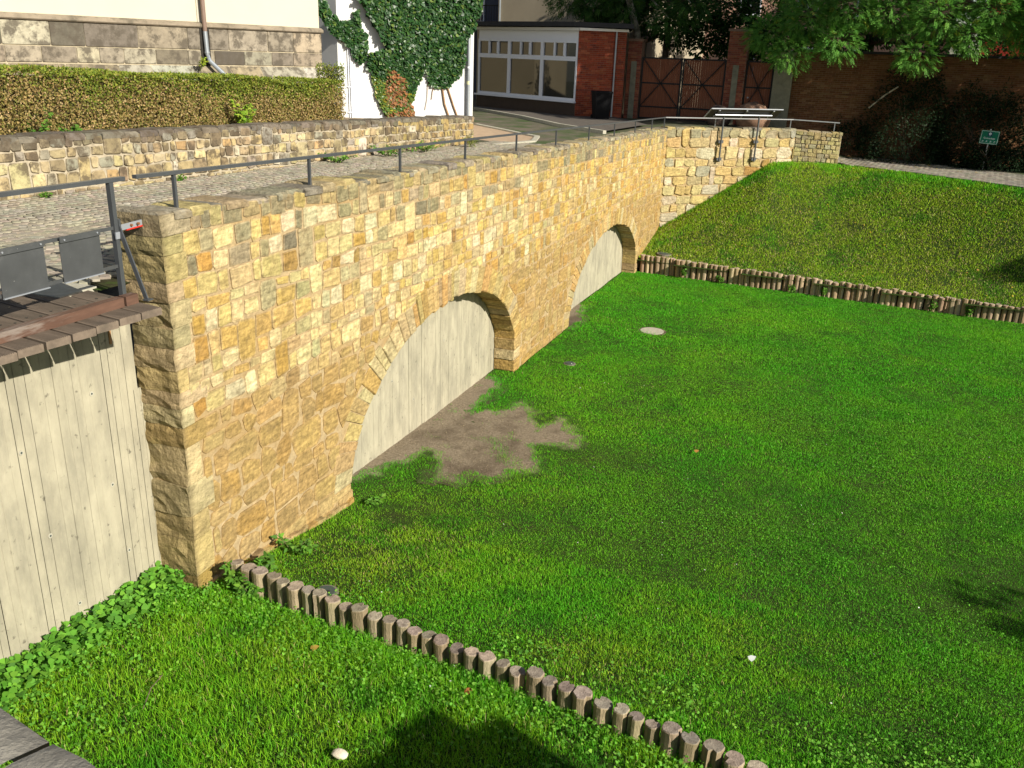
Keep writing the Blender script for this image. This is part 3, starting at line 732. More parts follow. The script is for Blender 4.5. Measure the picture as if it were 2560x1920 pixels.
mb = MB(); mb.tube([chp(-3.34, .10, 5.26), chp(-3.34, .10, 5.22)], .062, 12); mb.build('pipe_collar', M_ZINC, dp)

# ------------------------------------------------------------------ white house with ivy
WL, WR = np.array([23.5, 13.6, 0]), np.array([25.88, 10.43, 0])
wu = (WR - WL) / np.linalg.norm(WR - WL); wn = np.array([wu[1], -wu[0], 0]); WLEN = np.linalg.norm(WR - WL)
def wp(s, d, z): return WL + wu * s + wn * d + np.array([0, 0, z])
white = thing('white_house', wp(2, -2, 2.7), 'white rendered house corner overgrown with ivy beside the bridge road', 'building')
side = np.array([.27, .963, 0]); bk = np.array([.84, .55, 0])
cn4 = [WL + side * 6, WL, WR, WR + bk * 7]
V = [np.array([p[0], p[1], 2.6]) for p in cn4] + [np.array([p[0], p[1], 9.5]) for p in cn4]
obj('wall', V, [(0, 1, 5, 4), (1, 2, 6, 5), (2, 3, 7, 6), (3, 0, 4, 7), (4, 5, 6, 7)], M_WHITE, white)
mb = MB(); mb.tube([wp(3.80, .07, 9), wp(3.80, .07, 3.2)], .05, 12); dpw = mb.build('downpipe', M_ZINC, white)
for z in (4.55, 5.0): MB().tube([wp(3.80, .07, z), wp(3.80, .07, z + (.09 if z < 4.8 else .05))], .054, 12).build('pipe_sticker', mat('pale_sticker', (.6, .6, .35) if z < 4.8 else (.7, .72, .75), rough=.6), dpw)
for s in (.27, .33): MB().tube([wp(s, .025, 5.9), wp(s + .03, .025, 3.2)], .013, 8).build('conduit', M_PVC, white)
for z in (4.4, 3.7): MB().obox(wp(.31, .03, z), wu * .06, wn * .012, cz * .012).build('conduit_clip', M_PVC, white)

IVY1 = [(0.58, 6.7), (0.85, 6.37), (1.08, 6.01), (1.28, 5.6), (1.35, 5.43), (0.87, 5.32), (0.8, 5.14), (0.91, 4.74), (1.09, 4.29), (1.25, 3.83), (1.44, 3.48), (2.24, 3.54), (2.11, 3.96), (2.21, 4.43), (2.34, 4.78), (2.46, 4.9), (2.56, 4.67), (2.81, 4.49), (3.24, 4.52), (3.46, 4.74), (3.61, 5.04), (3.68, 5.5), (3.77, 5.92), (4.02, 6.24), (4.12, 6.74), (4.12, 7.9), (0.28, 7.9)]
IVY2 = [(-0.51, 6.65), (-0.29, 6.66), (-0.12, 6.31), (0.13, 6.08), (0.43, 6.16), (0.48, 6.42), (0.6, 6.49), (0.63, 5.99), (0.81, 5.8), (0.82, 5.19), (0.58, 5.05), (0.29, 5.48), (0.0, 5.75), (-0.27, 5.98), (-0.46, 6.33)]
def inpoly(x, y, P):
    P = np.asarray(P); r = np.zeros(x.shape, bool); n = len(P)
    for i in range(n):
        (x1, y1), (x2, y2) = P[i], P[(i+1) % n]
        if y1 == y2: continue
        r ^= ((y1 > y) != (y2 > y)) & (x < (x2 - x1) * (y - y1) / (y2 - y1) + x1)
    return r
def unit(a): return a / np.maximum(np.linalg.norm(a, axis=-1, keepdims=True), 1e-9)
def leaf_mesh(P, D, Nn, length, width, shape='kite'):
    """n leaves: base points P, direction D, face normal Nn"""
    D = unit(D); S = unit(np.cross(D, Nn)); Nn = np.cross(S, D); n = len(P)
    l = np.broadcast_to(np.asarray(length), (n,))[:, None]; wd = np.broadcast_to(np.asarray(width), (n,))[:, None]
    if shape == 'kite':      # 4 verts, folded a little along the midrib
        V = np.stack([P, P + D*l*.42 + S*wd*.5 + Nn*wd*.10, P + D*l, P + D*l*.42 - S*wd*.5 + Nn*wd*.10], 1)
        b = np.arange(n)[:, None] * 4; F = np.concatenate([b + np.array([[0, 1, 2]]), b + np.array([[0, 2, 3]])])
    else:                    # lobed leaf, 6 verts
        V = np.stack([P, P + D*l*.12 + S*wd*.5, P + D*l*.55 + S*wd*.42 + Nn*wd*.06, P + D*l, P + D*l*.55 - S*wd*.42 + Nn*wd*.06, P + D*l*.12 - S*wd*.5], 1)
        b = np.arange(n)[:, None] * 6; F = np.concatenate([b + np.array([[0, 1, 2]]), b + np.array([[0, 2, 3]]), b + np.array([[0, 3, 4]]), b + np.array([[0, 4, 5]])])
    return V.reshape(-1, 3), F, V.shape[1]
def choose(n, pal, rng, var=.18):
    wts = np.array([p[0] for p in pal], float); k = rng.choice(len(pal), n, p=wts / wts.sum())
    C = np.array([p[1:4] for p in pal])[k]; return np.clip(C * (1 + rng.uniform(-var, var, (n, 1))) * (1 + rng.uniform(-.06, .06, (n, 3))), .003, .8)

rng = np.random.default_rng(66)
ivy = thing('wall_ivy', wp(2.4, .05, 3.3), 'dense dark green ivy with browning lower leaves climbing the white house', 'ivy')
s = rng.uniform(-.6, 4.2, 60000); z = rng.uniform(3.4, 7.9, 60000)
wob = .09
k1 = inpoly(s + wob * vnoise(s, z, 5, 1), z + wob * vnoise(s, z, 5, 2), IVY1); k2 = inpoly(s + .05 * vnoise(s, z, 6, 1), z + .05 * vnoise(s, z, 6, 2), IVY2)
keep = (k1 & (rng.random(60000) < .85)) | (k2 & (rng.random(60000) < .6))
s, z, k1 = s[keep], z[keep], k1[keep]
n = len(s)
thick = np.where(k1, np.clip((z - 4.2) / 1.6, .15, 1) * .22, .07) + .05 * vnoise(s, z, 3, 7)
d = .015 + rng.random(n) ** .7 * np.maximum(thick, .03)
base = np.array([wp(a, b, c) for a, b, c in zip(s, d, z)])
D = wu * rng.normal(0, .5, (n, 1)) + np.array([0, 0, -1.]) * rng.uniform(.3, 1, (n, 1)) + wn * rng.uniform(.05, .7, (n, 1))
Nn = wn * 1.0 + wu * rng.normal(0, .45, (n, 1)) + cz * rng.uniform(.1, .9, (n, 1))
sz_ = rng.uniform(.04, .125, n)
Vl, Fl, kv = leaf_mesh(base, D, Nn, sz_, sz_ * .95, 'lobed')
C = choose(n, [(5, .018, .055, .014), (3, .026, .075, .018), (2, .045, .10, .02), (.6, .10, .15, .03)], rng)
bl = (1.9 - s) * .75 + (4.9 - z) * .8 + .7 * vnoise(s, z, 2.2, 3)     # yellowing and browning low on the left
yl = (bl > .35) & k1 & (s > .5) & (z < 5.4)
C[yl] = choose(yl.sum(), [(3, .07, .13, .022), (3, .11, .16, .03), (1, .28, .24, .03)], rng)
br = (vnoise(s, z, 3.0, 5) + (4.55 - z) * .8 - np.abs(s - (1.0 + (4.9 - z) * .75)) * .5 > .15) & k1 & (z < 5.3) & (s < 2.3)
C[br] = choose(br.sum(), [(3, .30, .13, .05), (2, .22, .11, .05), (2, .09, .13, .03)], rng)
fast('leaf_mass', Vl, Fl, M_IVY, ivy, col=np.repeat(C, kv, 0))
for pts, r0 in (([(3.01, 4.5), (3.09, 3.98), (3.27, 3.5)], .028), ([(3.16, 4.5), (3.37, 3.91), (3.5, 3.6)], .024), ([(1.7, 4.3), (1.75, 3.9), (1.7, 3.45)], .03), ([(1.9, 4.2), (1.95, 3.8), (2.1, 3.45)], .022), ([(2.59, 4.6), (2.56, 4.1), (2.5, 3.8)], .008), ([(2.8, 4.6), (2.72, 4.3), (2.7, 4.1)], .01), ([(1.5, 4.2), (1.6, 3.8), (1.55, 3.45)], .02)):
    MB().tube([wp(a, .03, b) for a, b in pts], r0, 7).build('stem', mat('ivy_stem', (.28, .17, .09), var=.3, vscale=12, rough=.95) if 'ivy_stem' not in MATS else MATS['ivy_stem'], ivy)

# planting bed and boxwood hedge
V = [(3, 11.9, 3.6), (26, 10.2, 3.45), (24, 15, 3.6), (3, 22, 3.7)]
tag(obj('planting_bed', V, [(0, 1, 2, 3)], M_SOIL), kind='structure')
rng = np.random.default_rng(77)
hedge = thing('boxwood_hedge', (14, 12.3, 3.55), 'clipped boxwood hedge, browned in front with green tips, behind the parapet', 'hedge')
HA, HB = np.array([7.5, 12.49]), np.array([20.0, 11.45]); hd = (HB - HA) / np.linalg.norm(HB - HA); hn = np.array([hd[1], -hd[0]]); HL = np.linalg.norm(HB - HA)
def htop(u): return np.interp(HA[0] + hd[0]*u, [7.5, 10.94, 14.1, 20.0], [5.05, 4.97, 4.86, 4.66])
n = 80000; u = rng.uniform(0, HL, n); topside = rng.random(n) < .26
zt = htop(u) + .055 * vnoise(u, 0*u, 1.1, 2) + .06 * vnoise(u, 0*u, 6, 3)
z = np.where(topside, zt - rng.random(n) ** 2 * .05, 3.55 + (zt - 3.55) * rng.random(n))
dep = np.where(topside, rng.random(n) * .75, np.abs(rng.normal(0, .07, n)) + .03 * (1 + vnoise(u, z, 2.5, 6)) + .09 * np.maximum(0, vnoise(u, z, 1.1, 8)) + .12 * np.maximum(0, vnoise(u, z, 3.3, 9) - .5))
ep = u > HL - .12
P = np.stack([HA[0] + hd[0]*u - hn[0]*dep, HA[1] + hd[1]*u - hn[1]*dep, z], 1)
e2 = rng.random(n) < .05                      # the short end
P[e2] = np.stack([HB[0] + 0*u[e2] - hn[0]*rng.random(e2.sum())*.75 + rng.normal(0, .04, e2.sum()), HB[1] - hn[1]*rng.random(e2.sum())*.75, z[e2]], 1)
D = rng.normal(0, 1, (n, 3)) + np.array([hn[0]*.8, hn[1]*.8, .9]); Nn = rng.normal(0, 1, (n, 3)) + np.array([hn[0], hn[1], .6])
lz = rng.uniform(.03, .055, n)
Vl, Fl, kv = leaf_mesh(P, D, Nn, lz, lz * .7)
hgt = (z - 3.55) / (zt - 3.55)
gm = vnoise(u, z, 1.3, 11) * .5 + (hgt - .75) * 1.6 + rng.normal(0, .25, n) + topside * .6
C = np.where((gm > .15)[:, None], choose(n, [(3, .20, .25, .035), (2, .27, .29, .045), (2, .13, .19, .03)], rng), choose(n, [(3, .38, .27, .11), (3, .30, .23, .08), (2.4, .20, .20, .05), (1.4, .46, .34, .17)], rng))
fast('foliage', Vl, Fl, M_LEAF, hedge, col=np.repeat(C, kv, 0))
Vb = []
for (uu, dd, top_) in ((.1, .2, 0), (HL - .12, .2, 0), (HL - .12, .7, 0), (.1, .7, 0)): Vb.append((HA[0] + hd[0]*uu - hn[0]*dd, HA[1] + hd[1]*uu - hn[1]*dd))
V = [(a, b, 3.5) for a, b in Vb] + [(a, b, float(htop(.1 if i in (0, 3) else HL)) - .05) for i, (a, b) in enumerate(Vb)]
obj('twig_core', V, BOXF, mat('hedge_twigs', (.05, .045, .02), var=.5, vscale=15, bump=1, bscale=30, bdist=.05, rough=1), hedge)

def sapling(name, base, h, spread, n, label, cat, pal, seed, leaf=(.05, .09), wid=.6, group=None, face=None):
    """small leafy plant: several stems and separate leaves"""
    rg = np.random.default_rng(seed); base = np.asarray(base, float)
    t = thing(name, base, label, cat, group)
    mb = MB(); P = []; D = []
    ns = max(3, n // 40)
    for k in range(ns):
        a = rg.uniform(0, 2*math.pi); top = base + np.array([math.cos(a)*spread*rg.uniform(.3, 1), math.sin(a)*spread*rg.uniform(.3, 1), h*rg.uniform(.55, 1)])
        mid = (base + top)/2 + np.array([0, 0, h*.12]); mb.tube([base - [0, 0, .03], mid, top], [.008, .006, .003], 5)
        m_ = n // ns; tt = rg.uniform(.25, 1.0, m_)[:, None]
        q = (1-tt)**2*base + 2*tt*(1-tt)*mid + tt**2*top
        dd = rg.normal(0, 1, (m_, 3)) * [1, 1, .35] + [0, 0, -.1]; P.append(q); D.append(dd)
    P = np.concatenate(P); D = np.concatenate(D); n_ = len(P)
    Nn = rg.normal(0, .35, (n_, 3)) + np.array([-.3, -.5, 1.0]); l = rg.uniform(leaf[0], leaf[1], n_)
    V_, F_, kv_ = leaf_mesh(P + unit(D)*.02, D, Nn, l, l*wid, 'lobed' if wid > .5 else 'kite')
    fast('leaves', V_, F_, M_LEAF, t, col=np.repeat(choose(n_, pal, rg), kv_, 0), origin=base)
    mb.build('stem', mat('green_stem', (.10, .11, .04), rough=.8) if 'green_stem' not in MATS else MATS['green_stem'], t, origin=base)
    return t
GREENS = [(3, .10, .22, .03), (2, .15, .27, .04), (1, .06, .15, .02)]
sapling('sapling', (16.2, 11.62, 3.65), .75, .32, 220, 'bright green elder sapling growing through the hedge front', 'plant', [(3, .20, .33, .03), (2, .28, .36, .04), (1, .10, .22, .03)], 1, (.07, .12))
sapling('bramble', (11.35, 12.02, 3.7), .75, .3, 110, 'glossy green bramble in the brown hedge near the left edge', 'plant', GREENS, 2, (.05, .09))
sapling('bramble', (12.0, 11.95, 3.8), .38, .4, 120, 'low green bramble at the foot of the brown hedge', 'plant', GREENS, 3, (.05, .09))
sapling('wall_weed', chp(-3.62, .22, 4.86), .34, .22, 130, 'yellow-green weed sprouting beside the church downpipe', 'plant', [(3, .30, .36, .03), (2, .22, .32, .03)], 4, (.04, .07), .45)

# ------------------------------------------------------------------ setts of the bridge road (segmental arcs)
def block_set(cent, tang, lx, ly, zf, pal, m, th, name, rest, rng, hgt=.03, limit=300, inset=.84, jit=.06):
    """small paving blocks: the 300 that show largest as parts, the rest as one joined part"""
    n = len(cent); T = unit(np.concatenate([tang, np.zeros((n, 1))], 1)); S = np.stack([-T[:, 1], T[:, 0], 0*T[:, 0]], 1)
    lx = np.broadcast_to(lx, (n,)); ly = np.broadcast_to(ly, (n,))
    def ring(sc, dz):
        o = []
        for a, b in ((-1, -1), (1, -1), (1, 1), (-1, 1)):
            p = cent[:, None, :].copy()[:, 0] if False else np.concatenate([cent, np.zeros((n, 1))], 1)
            p = p + T * (lx * .5 * sc * (a + rng.uniform(-jit, jit, n)))[:, None] + S * (ly * .5 * sc * (b + rng.uniform(-jit, jit, n)))[:, None]
            p[:, 2] = zf(p[:, 0], p[:, 1]) + dz; o.append(p)
        return np.stack(o, 1)
    h = rng.uniform(.6, 1.0, n) * hgt
    V = np.concatenate([ring(1.0, -.02), ring(1.0, h * .55), ring(inset, h)], 1)       # n,12,3
    C = choose(n, pal, rng, .14)
    q = proj(V[:, 8:12].reshape(-1, 3)).reshape(n, 4, 3)
    px = .5 * np.abs((q[:, 2, 0]-q[:, 0, 0])*(q[:, 3, 1]-q[:, 1, 1]) - (q[:, 3, 0]-q[:, 1, 0])*(q[:, 2, 1]-q[:, 0, 1]))
    ins = ((q[..., 0] > 0) & (q[..., 0] < 2560) & (q[..., 1] > 0) & (q[..., 1] < 1920) & (q[..., 2] > .2)).all(1); px = np.where(ins, px, 0)
    Fq = [(r*4 + k, r*4 + (k+1) % 4, (r+1)*4 + (k+1) % 4, (r+1)*4 + k) for r in (0, 1) for k in range(4)] + [(8, 9, 10, 11)]
    order = np.argsort(-px)
    for k in order[:limit]: obj(name, V[k], Fq, m, th, origin=V[k].mean(0), col=C[k])
    rest_i = order[limit:]
    if len(rest_i):
        VV = V[rest_i].reshape(-1, 3); b = np.arange(len(rest_i))[:, None, None] * 12
        o = fast(rest, VV, (b + np.array(Fq)[None]).reshape(-1, 4), m, th, col=np.repeat(C[rest_i], 12, 0)); o['kind'] = 'stuff'

rng = np.random.default_rng(88)
road = thing('sett_paving', (15, 8.5, 3.1), 'grey granite setts laid in arcs on the bridge road', 'paving')
WC = 1.45; cents = []; tans = []
for j in range(-1, 4):
    y0 = 6.32 + j * WC
    k = 0
    for x0 in np.arange(4.5, 27, .128):
        for i in range(10):
            t = (i + .5) / 10 + rng.uniform(-.01, .01); yy = y0 + WC * t; xx = x0 + .52 * (1 - (2*t - 1) ** 2)
            dx = -.52 * 2 * (2*t - 1) * 2 / WC
            cents.append((xx + rng.uniform(-.006, .006), yy)); tans.append((dx, 1.0))
cents = np.array(cents); tans = np.array(tans)
ymax = 11.38 - (cents[:, 0] - 6) * .0768 - .04
cmask = (cents[:, 1] > 6.42) & (cents[:, 1] < ymax) & (cents[:, 0] > 6.33 + .02 * np.sin(cents[:, 1] * 3)) & (cents[:, 0] < 26)
cents, tans = cents[cmask], tans[cmask]
block_set(cents, tans, .142, .100, lambda X, Y: rz(X), [(3, .275, .245, .185), (2, .29, .26, .20), (1, .255, .225, .17)], M_SETT, road, 'sett', 'setts', rng, hgt=.014, inset=.9, jit=.03)
# concrete strip between deck and setts, with the pale kerb island near the white house
V = []; 
mb = MB(); mb.box((5.9, 6.3, 3.25), (6.34, 8.9, 3.318)); tag(mb.build('threshold_strip', M_COVER), kind='structure')
isl = [(24.7, 9.3), (26.6, 8.7), (28.2, 9.1), (28.9, 9.9), (29.9, 10.9), (31.5, 12.6), (26.5, 11.2), (25.9, 9.9)]
tag(obj('pavement_island', [(a, b, 2.952) for a, b in isl], [tuple(range(len(isl)))], mat('pinkish_paving', (.36, .26, .17), var=.2, vscale=6, rough=.95)), kind='structure')
mb = MB()
for k in range(5):
    p, q = np.array([*isl[k], 2.965]), np.array([*isl[k+1], 2.965]); mb.bar(p, q, .16, .06)
tag(mb.build('island_kerb', M_COVER), kind='structure')
mb = MB(); kp = [(41.5, 17.8), (39.75, 15.98), (36, 12.26), (33, 9.8), (31.1, 7.6)]
for a, b in zip(kp[:-1], kp[1:]): mb.bar((*a, 3.0), (*b, 3.0), .14, .12)
tag(mb.build('street_kerb', M_COVER), kind='structure')
V = [(*p, 3.04) for p in [(41.5, 17.8), (39.75, 15.98), (36, 12.26), (33, 9.8), (31.1, 7.6)]] + [(35.5, 7.0, 3.04), (38.5, 8.8, 3.04), (44, 18, 3.04)]
tag(obj('footway', V, [tuple(range(8))], mat('dark_footway', (.10, .085, .07), var=.3, vscale=5, rough=.95)), kind='structure')

# ------------------------------------------------------------------ drawbridge deck
rng = np.random.default_rng(99)
deck = thing('drawbridge_deck', (5.0, 6.6, 3.05), 'wooden drawbridge deck of grooved planks with a reddish kerb timber', 'deck')
pdir = np.array([-.175, -.985, 0]); pdir /= np.linalg.norm(pdir); pside = np.array([-pdir[1], pdir[0], 0])
def plank_mesh(wd=.208, L=4.2, ng=11):
    prof = [(-wd/2, -.068), (wd/2, -.068), (wd/2, -.008)]
    for k in range(ng):
        c = wd/2 - .012 - k * (wd - .024) / ng; s = (wd - .024) / ng
        prof += [(c, 0.0), (c - s*.5, 0.0), (c - s*.6, -.006), (c - s*.95, -.006)]
    prof += [(-wd/2 + .01, 0.0), (-wd/2, -.008)]
    n = len(prof)
    V = [np.array([0, 0, z]) + pside * a for a, z in prof] + [-pdir * L + np.array([0, 0, z]) + pside * a for a, z in prof]
    F = [(k, (k+1) % n, n + (k+1) % n, n + k) for k in range(n)] + [tuple(range(n))[::-1], tuple(range(n, 2*n))]
    me = bpy.data.meshes.new('plank'); me.from_pydata([tuple(v) for v in V], [], F); me.materials.append(M_PLANK); me.update(); return me
pme = plank_mesh()
for k in range(13):
    xr = 6.075 - k * .236; xc = xr - .111
    o = link('plank', pme, deck, (xc, 5.47 - (xc - 4.66) * .085 + rng.uniform(-.012, .012), 3.305 + rng.uniform(-.004, .004)))
    for q in (.62, .66, 1.05, 1.10):
        p = np.array([xc, 5.47 - (xc - 4.66) * .085, 3.303]) - pdir * q + pside * (.05 if q in (.62, 1.05) else -.05)
        MB().disc(p, (0, 0, 1), .013, .006, 8).build('bolt', M_BLACK, deck)
ka, kb = np.array([3.0, 5.87, 3.348]), np.array([5.93, 5.655, 3.348])
MB().bar(ka, kb, .085, .085).build('kerb_timber', M_KERB, deck)
MB().bar((5.955, 5.653, 3.348), (6.09, 5.643, 3.348), .085, .085).build('kerb_timber', M_KERB, deck)
for y in (6.12, 7.2): MB().bar((2.8, y, 3.15), (6.3, y - .04, 3.15), .14, .17).build('bearer', mat('dark_bearer', (.02, .016, .012), rough=.9) if 'dark_bearer' not in MATS else MATS['dark_bearer'], deck)  # bearers coloured near black to stand for the shade under the deck

rl = thing('drawbridge_railing', (5.3, 5.88, 3.3), 'dark grey steel railing with square metal panels on the wooden deck', 'railing')
YR = 5.885
MB().bar((2.6, YR, 4.405), (6.375, YR, 4.335), .055, .035).build('top_rail', M_STEEL, rl)
for x in (3.9, 6.21): MB().bar((x, YR, 3.30), (x, YR, 4.33), .045, .045, up=(1, 0, 0)).build('post', M_STEEL, rl)
MB().bar((2.6, YR, 3.98), (6.2, YR, 3.925), .012, .03).build('panel_rail', M_PLATE, rl)
MB().bar((2.6, YR, 3.625), (6.2, YR, 3.585), .012, .03).build('panel_rail', M_PLATE, rl)
for x0, x1 in ((5.557, 5.997), (4.955, 5.398), (4.35, 4.79), (3.4, 3.84)):
    zt = 3.98 - (x0 - 2.6) * .0153; zb = 3.625 - (x0 - 2.6) * .0111
    V = [(x0, YR - .012, zb - .03), (x1, YR - .012, zb - .036), (x1, YR - .012, zt - .012), (x0, YR - .012, zt - .008), (x0, YR - .03, zt - .03 + .005), (x1, YR - .03, zt - .03)]
    pn = MB(); pn.obox(((x0+x1)/2, YR - .022, (zb + zt)/2 - .02), ((x1-x0)/2, 0, -.003), (0, .0025, 0), (0, 0, (zt - zb)/2)); p_ = pn.build('panel', M_PLATE, rl)
    MB().obox(((x0+x1)/2, YR - .034, zt - .006), ((x1-x0)/2, 0, -.003), (0, .006, 0), (0, 0, .024)).build('folded_edge', M_PLATE, p_)
    MB().obox(((x0+x1)/2, YR - .03, zb - .022), ((x1-x0)/2, 0, -.003), (0, .009, 0), (0, 0, .004)).build('lower_lip', M_ALU, p_)
    for xx in (x0 + .04, x1 - .04): MB().disc((xx, YR - .042, zt - .006), (0, -1, 0), .008, .006, 8).build('rivet', M_ALU, p_)
MB().bar((6.24, YR - .01, 3.95), (6.185, 5.60, 3.315), .04, .014, up=(1, 0, 0)).build('strut', M_STEEL, rl)
MB().obox((6.245, YR, 3.95), (.012, 0, 0), (0, .03, 0), (0, 0, .05)).build('strut_plate', M_STEEL, rl)
MB().obox((6.19, 5.59, 3.313), (.035, 0, 0), (0, .03, 0), (0, 0, .006)).build('foot_plate', M_STEEL, rl)
MB().obox((6.205, YR - .03, 3.86), (.028, 0, 0), (0, .006, 0), (0, 0, .03)).build('hinge_plate', M_ALU, rl)
br = MB().bar((6.27, 5.93, 3.90), (6.69, 5.99, 3.895), .012, .05).build('wall_bracket', M_ALU, rl)
MB().bar((6.42, 5.955, 3.866), (6.70, 5.99, 3.864), .016, .014).build('red_pad', M_RED, br)
for x in (6.48, 6.57): MB().disc((x, 5.955, 3.90), (0.1, -1, 0), .012, .02, 8).build('bracket_bolt', mat('rusty_bolt', (.2, .09, .04), rough=.8) if 'rusty_bolt' not in MATS else MATS['rusty_bolt'], br)

# ------------------------------------------------------------------ handrail on the bridge wall
hr = thing('bridge_handrail', (20, 5.95, 3.4), 'thin grey steel handrail on posts along the top of the bridge wall', 'railing')
def hrz(X): return 4.32 - (X - 6.59) * (4.32 - 3.475) / (33.2 - 6.59)
HC = np.array([33.55, 5.78])
MB().bar((6.59, 5.95, hrz(6.59)), (33.45, 5.95, hrz(33.45)), .05, .034).build('rail', M_STEEL, hr)
for x in (7.11, 9.52, 11.97, 14.46, 17.11, 19.81, 22.7, 25.5, 28.3, 31.0, 33.3):
    MB().bar((x, 5.95, float(ztop(x)) - .02), (x, 5.95, hrz(x)), .032, .032, up=(1, 0, 0)).build('post', M_STEEL, hr)
wr = thing('wing_handrail', (35, 3.4, 3.1), 'pale grey steel handrail on the wing wall behind the information board', 'railing')
wi = np.array([-fr1[3][0], -fr1[3][1], 0]) * .25
pts = [np.array([33.45, 5.95, hrz(33.45)]), W2 + wi + np.array([0, 0, 3.45]), W3 + np.array([.2, .15, 3.40])]
for a, b in zip(pts[:-1], pts[1:]): MB().bar(a, b, .05, .034).build('rail', M_STEEL_LT, wr)
for t in (.38, .72, .98): 
    p = pts[0] + (pts[1] - pts[0]) * t; MB().bar((p[0], p[1], 3.09), (p[0], p[1], p[2]), .03, .03, up=(1, 0, 0)).build('post', M_STEEL_LT, wr)
p = pts[1] + (pts[2] - pts[1]) * .9; MB().bar((p[0], p[1], 3.03), (p[0], p[1], p[2]), .03, .03, up=(1, 0, 0)).build('post', M_STEEL_LT, wr)

# ------------------------------------------------------------------ information board on the wing wall
ib = thing('information_board', (35, 3.4, 1.95), 'tilted information board seen from below, on two posts bolted to the wing wall', 'sign')
U1, N1 = fr1[1], fr1[3]
cz3 = np.array([0, 0, 1.])
uL, uR = np.array([34.02, 4.57, 0]), np.array([35.83, 2.21, 0])
up_, lo_ = N1 * .33 + cz3 * 3.835, -N1 * .16 + cz3 * 3.50
c4 = [uL + lo_, uR + lo_, uR + up_, uL + up_]; nb = np.cross(c4[1] - c4[0], c4[3] - c4[0]); nb /= np.linalg.norm(nb); nb = nb if nb[2] > 0 else -nb
obj('panel', c4 + [p + nb * .025 for p in c4], BOXF, mat('board_underside', (.02, .023, .025), rough=.45), ib)
MB().bar(c4[3] + nb * .012, c4[2] + nb * .012, .035, .035).build('panel_edge', M_ALU, ib)
MB().bar(c4[3] + nb * .012, c4[0] + nb * .012, .03, .03).build('panel_edge', M_ALU, ib)
mid = lambda s_, v: (1-v) * (c4[0] + (c4[1]-c4[0]) * s_) + v * (c4[3] + (c4[2]-c4[3]) * s_)
MB().tube([mid(.1, .45) - nb * .05, mid(.9, .45) - nb * .05], .03, 10).build('crossbar', M_ALU, ib)
for s_ in (.12, .5, .88):
    for v in (.15, .85): MB().disc(mid(s_, v), -nb, .04, .04, 10).build('bolt', M_ALU, ib)
    MB().bar(mid(s_, .15) - nb * .03, mid(s_, .85) - nb * .03, .05, .02, up=nb).build('clamp_bar', M_STEEL, ib)
for (px, py) in ((34.46, 4.0), (35.36, 2.82)):
    b0 = np.array([px, py, 0.]) ; MB().tube([b0 + cz3 * 1.93, b0 + cz3 * 3.62], .033, 10).build('post', M_STEEL, ib)
    for z in (2.03, 2.66): MB().obox(b0 - N1 * .055 + cz3 * z, U1 * .10, N1 * .055, cz3 * .05).build('bracket', M_STEEL, ib)

# ------------------------------------------------------------------ log edgings
def log_mesh(rg, r, h, cut=True, top=.26):
    n = 14; ang = np.linspace(0, 2*math.pi, n, endpoint=False) + rg.uniform(-.06, .06, n)
    rr = r * (1 + rg.uniform(-.07, .07, n)); 
    if cut:
        k = rg.integers(0, n); rr[k] *= rg.uniform(.45, .75)
    tx, ty = rg.uniform(-.12, .12, 2); V = []; F = []
    for (sc, z) in ((1.03, 0), (1.0, h * .45), (rg.uniform(.93, 1.0), h * .8), (rg.uniform(.98, 1.05), h - .012), (.93, h)):
        for a, q in zip(ang, rr):
            x, y = math.cos(a) * q * sc, math.sin(a) * q * sc; V.append((x, y, z + ((tx*x + ty*y) if z > h * .6 else 0)))
    for k5 in range(4):
        for k in range(n): F.append((k5*n + k, k5*n + (k+1) % n, (k5+1)*n + (k+1) % n, (k5+1)*n + k))
    V.append((0, 0, h - .004)); ce = len(V) - 1
    for k in range(n): F.append((4*n + k, 4*n + (k+1) % n, ce))
    return V, F, n
def log_row(th, pts, rg, pal, paltop, spacing, topz, bottom):
    pts = np.asarray(pts, float); seg = np.linalg.norm(np.diff(pts, axis=0), axis=1); cum = np.concatenate([[0], np.cumsum(seg)]); s = 0
    while s < cum[-1]:
        r = rg.uniform(*spacing) / 2; s += r
        x, y = np.interp(s, cum, pts[:, 0]), np.interp(s, cum, pts[:, 1]); s += r + rg.uniform(.0, .014)
        zt = topz(x, y) + rg.uniform(-.03, .03); zb = bottom(x, y)
        V, F, n = log_mesh(rg, r * .98, zt - zb)
        me = bpy.data.meshes.new('log'); me.from_pydata(V, [], F); me.materials.append(M_LOG); me.materials.append(M_LOGTOP)
        mi = np.zeros(len(F), np.int32); mi[4*n:] = 1; me.polygons.foreach_set('material_index', mi)
        c1, c2 = pick(rg, pal), pick(rg, paltop); C = np.array([c1] * (4*n) + [c2] * (n + 1)); setcol(me, C); me.update()
        o = link('log', me, th, (x + rg.uniform(-.012, .012), y, zb)); o.rotation_euler = (rg.uniform(-.03, .03), rg.uniform(-.03, .03), 0)
rng = np.random.default_rng(12)
PAL_LOGN = [(2, .46, .37, .23), (2, .38, .30, .19), (1, .52, .42, .27)]
PAL_LOGT = [(2, .44, .37, .29), (2, .36, .30, .24), (1, .50, .42, .32)]
le = thing('log_edging', (6.5, 2.5, -.1), 'near row of round upright logs edging the lawn in the foreground', 'edging', 'log edgings of the moat lawn')
log_row(le, [(6.97, 5.55), (6.92, 5.31), (6.82, 4.82), (6.74, 4.29), (6.66, 3.81), (6.60, 3.28), (6.49, 2.66), (6.30, 1.49), (6.09, .435), (6.01, -.04), (5.65, -2.2)], rng, PAL_LOGN, PAL_LOGT, (.135, .185), lambda x, y: float(gz(5.9, y)) + .20, lambda x, y: float(gz(x, y)) - .25)
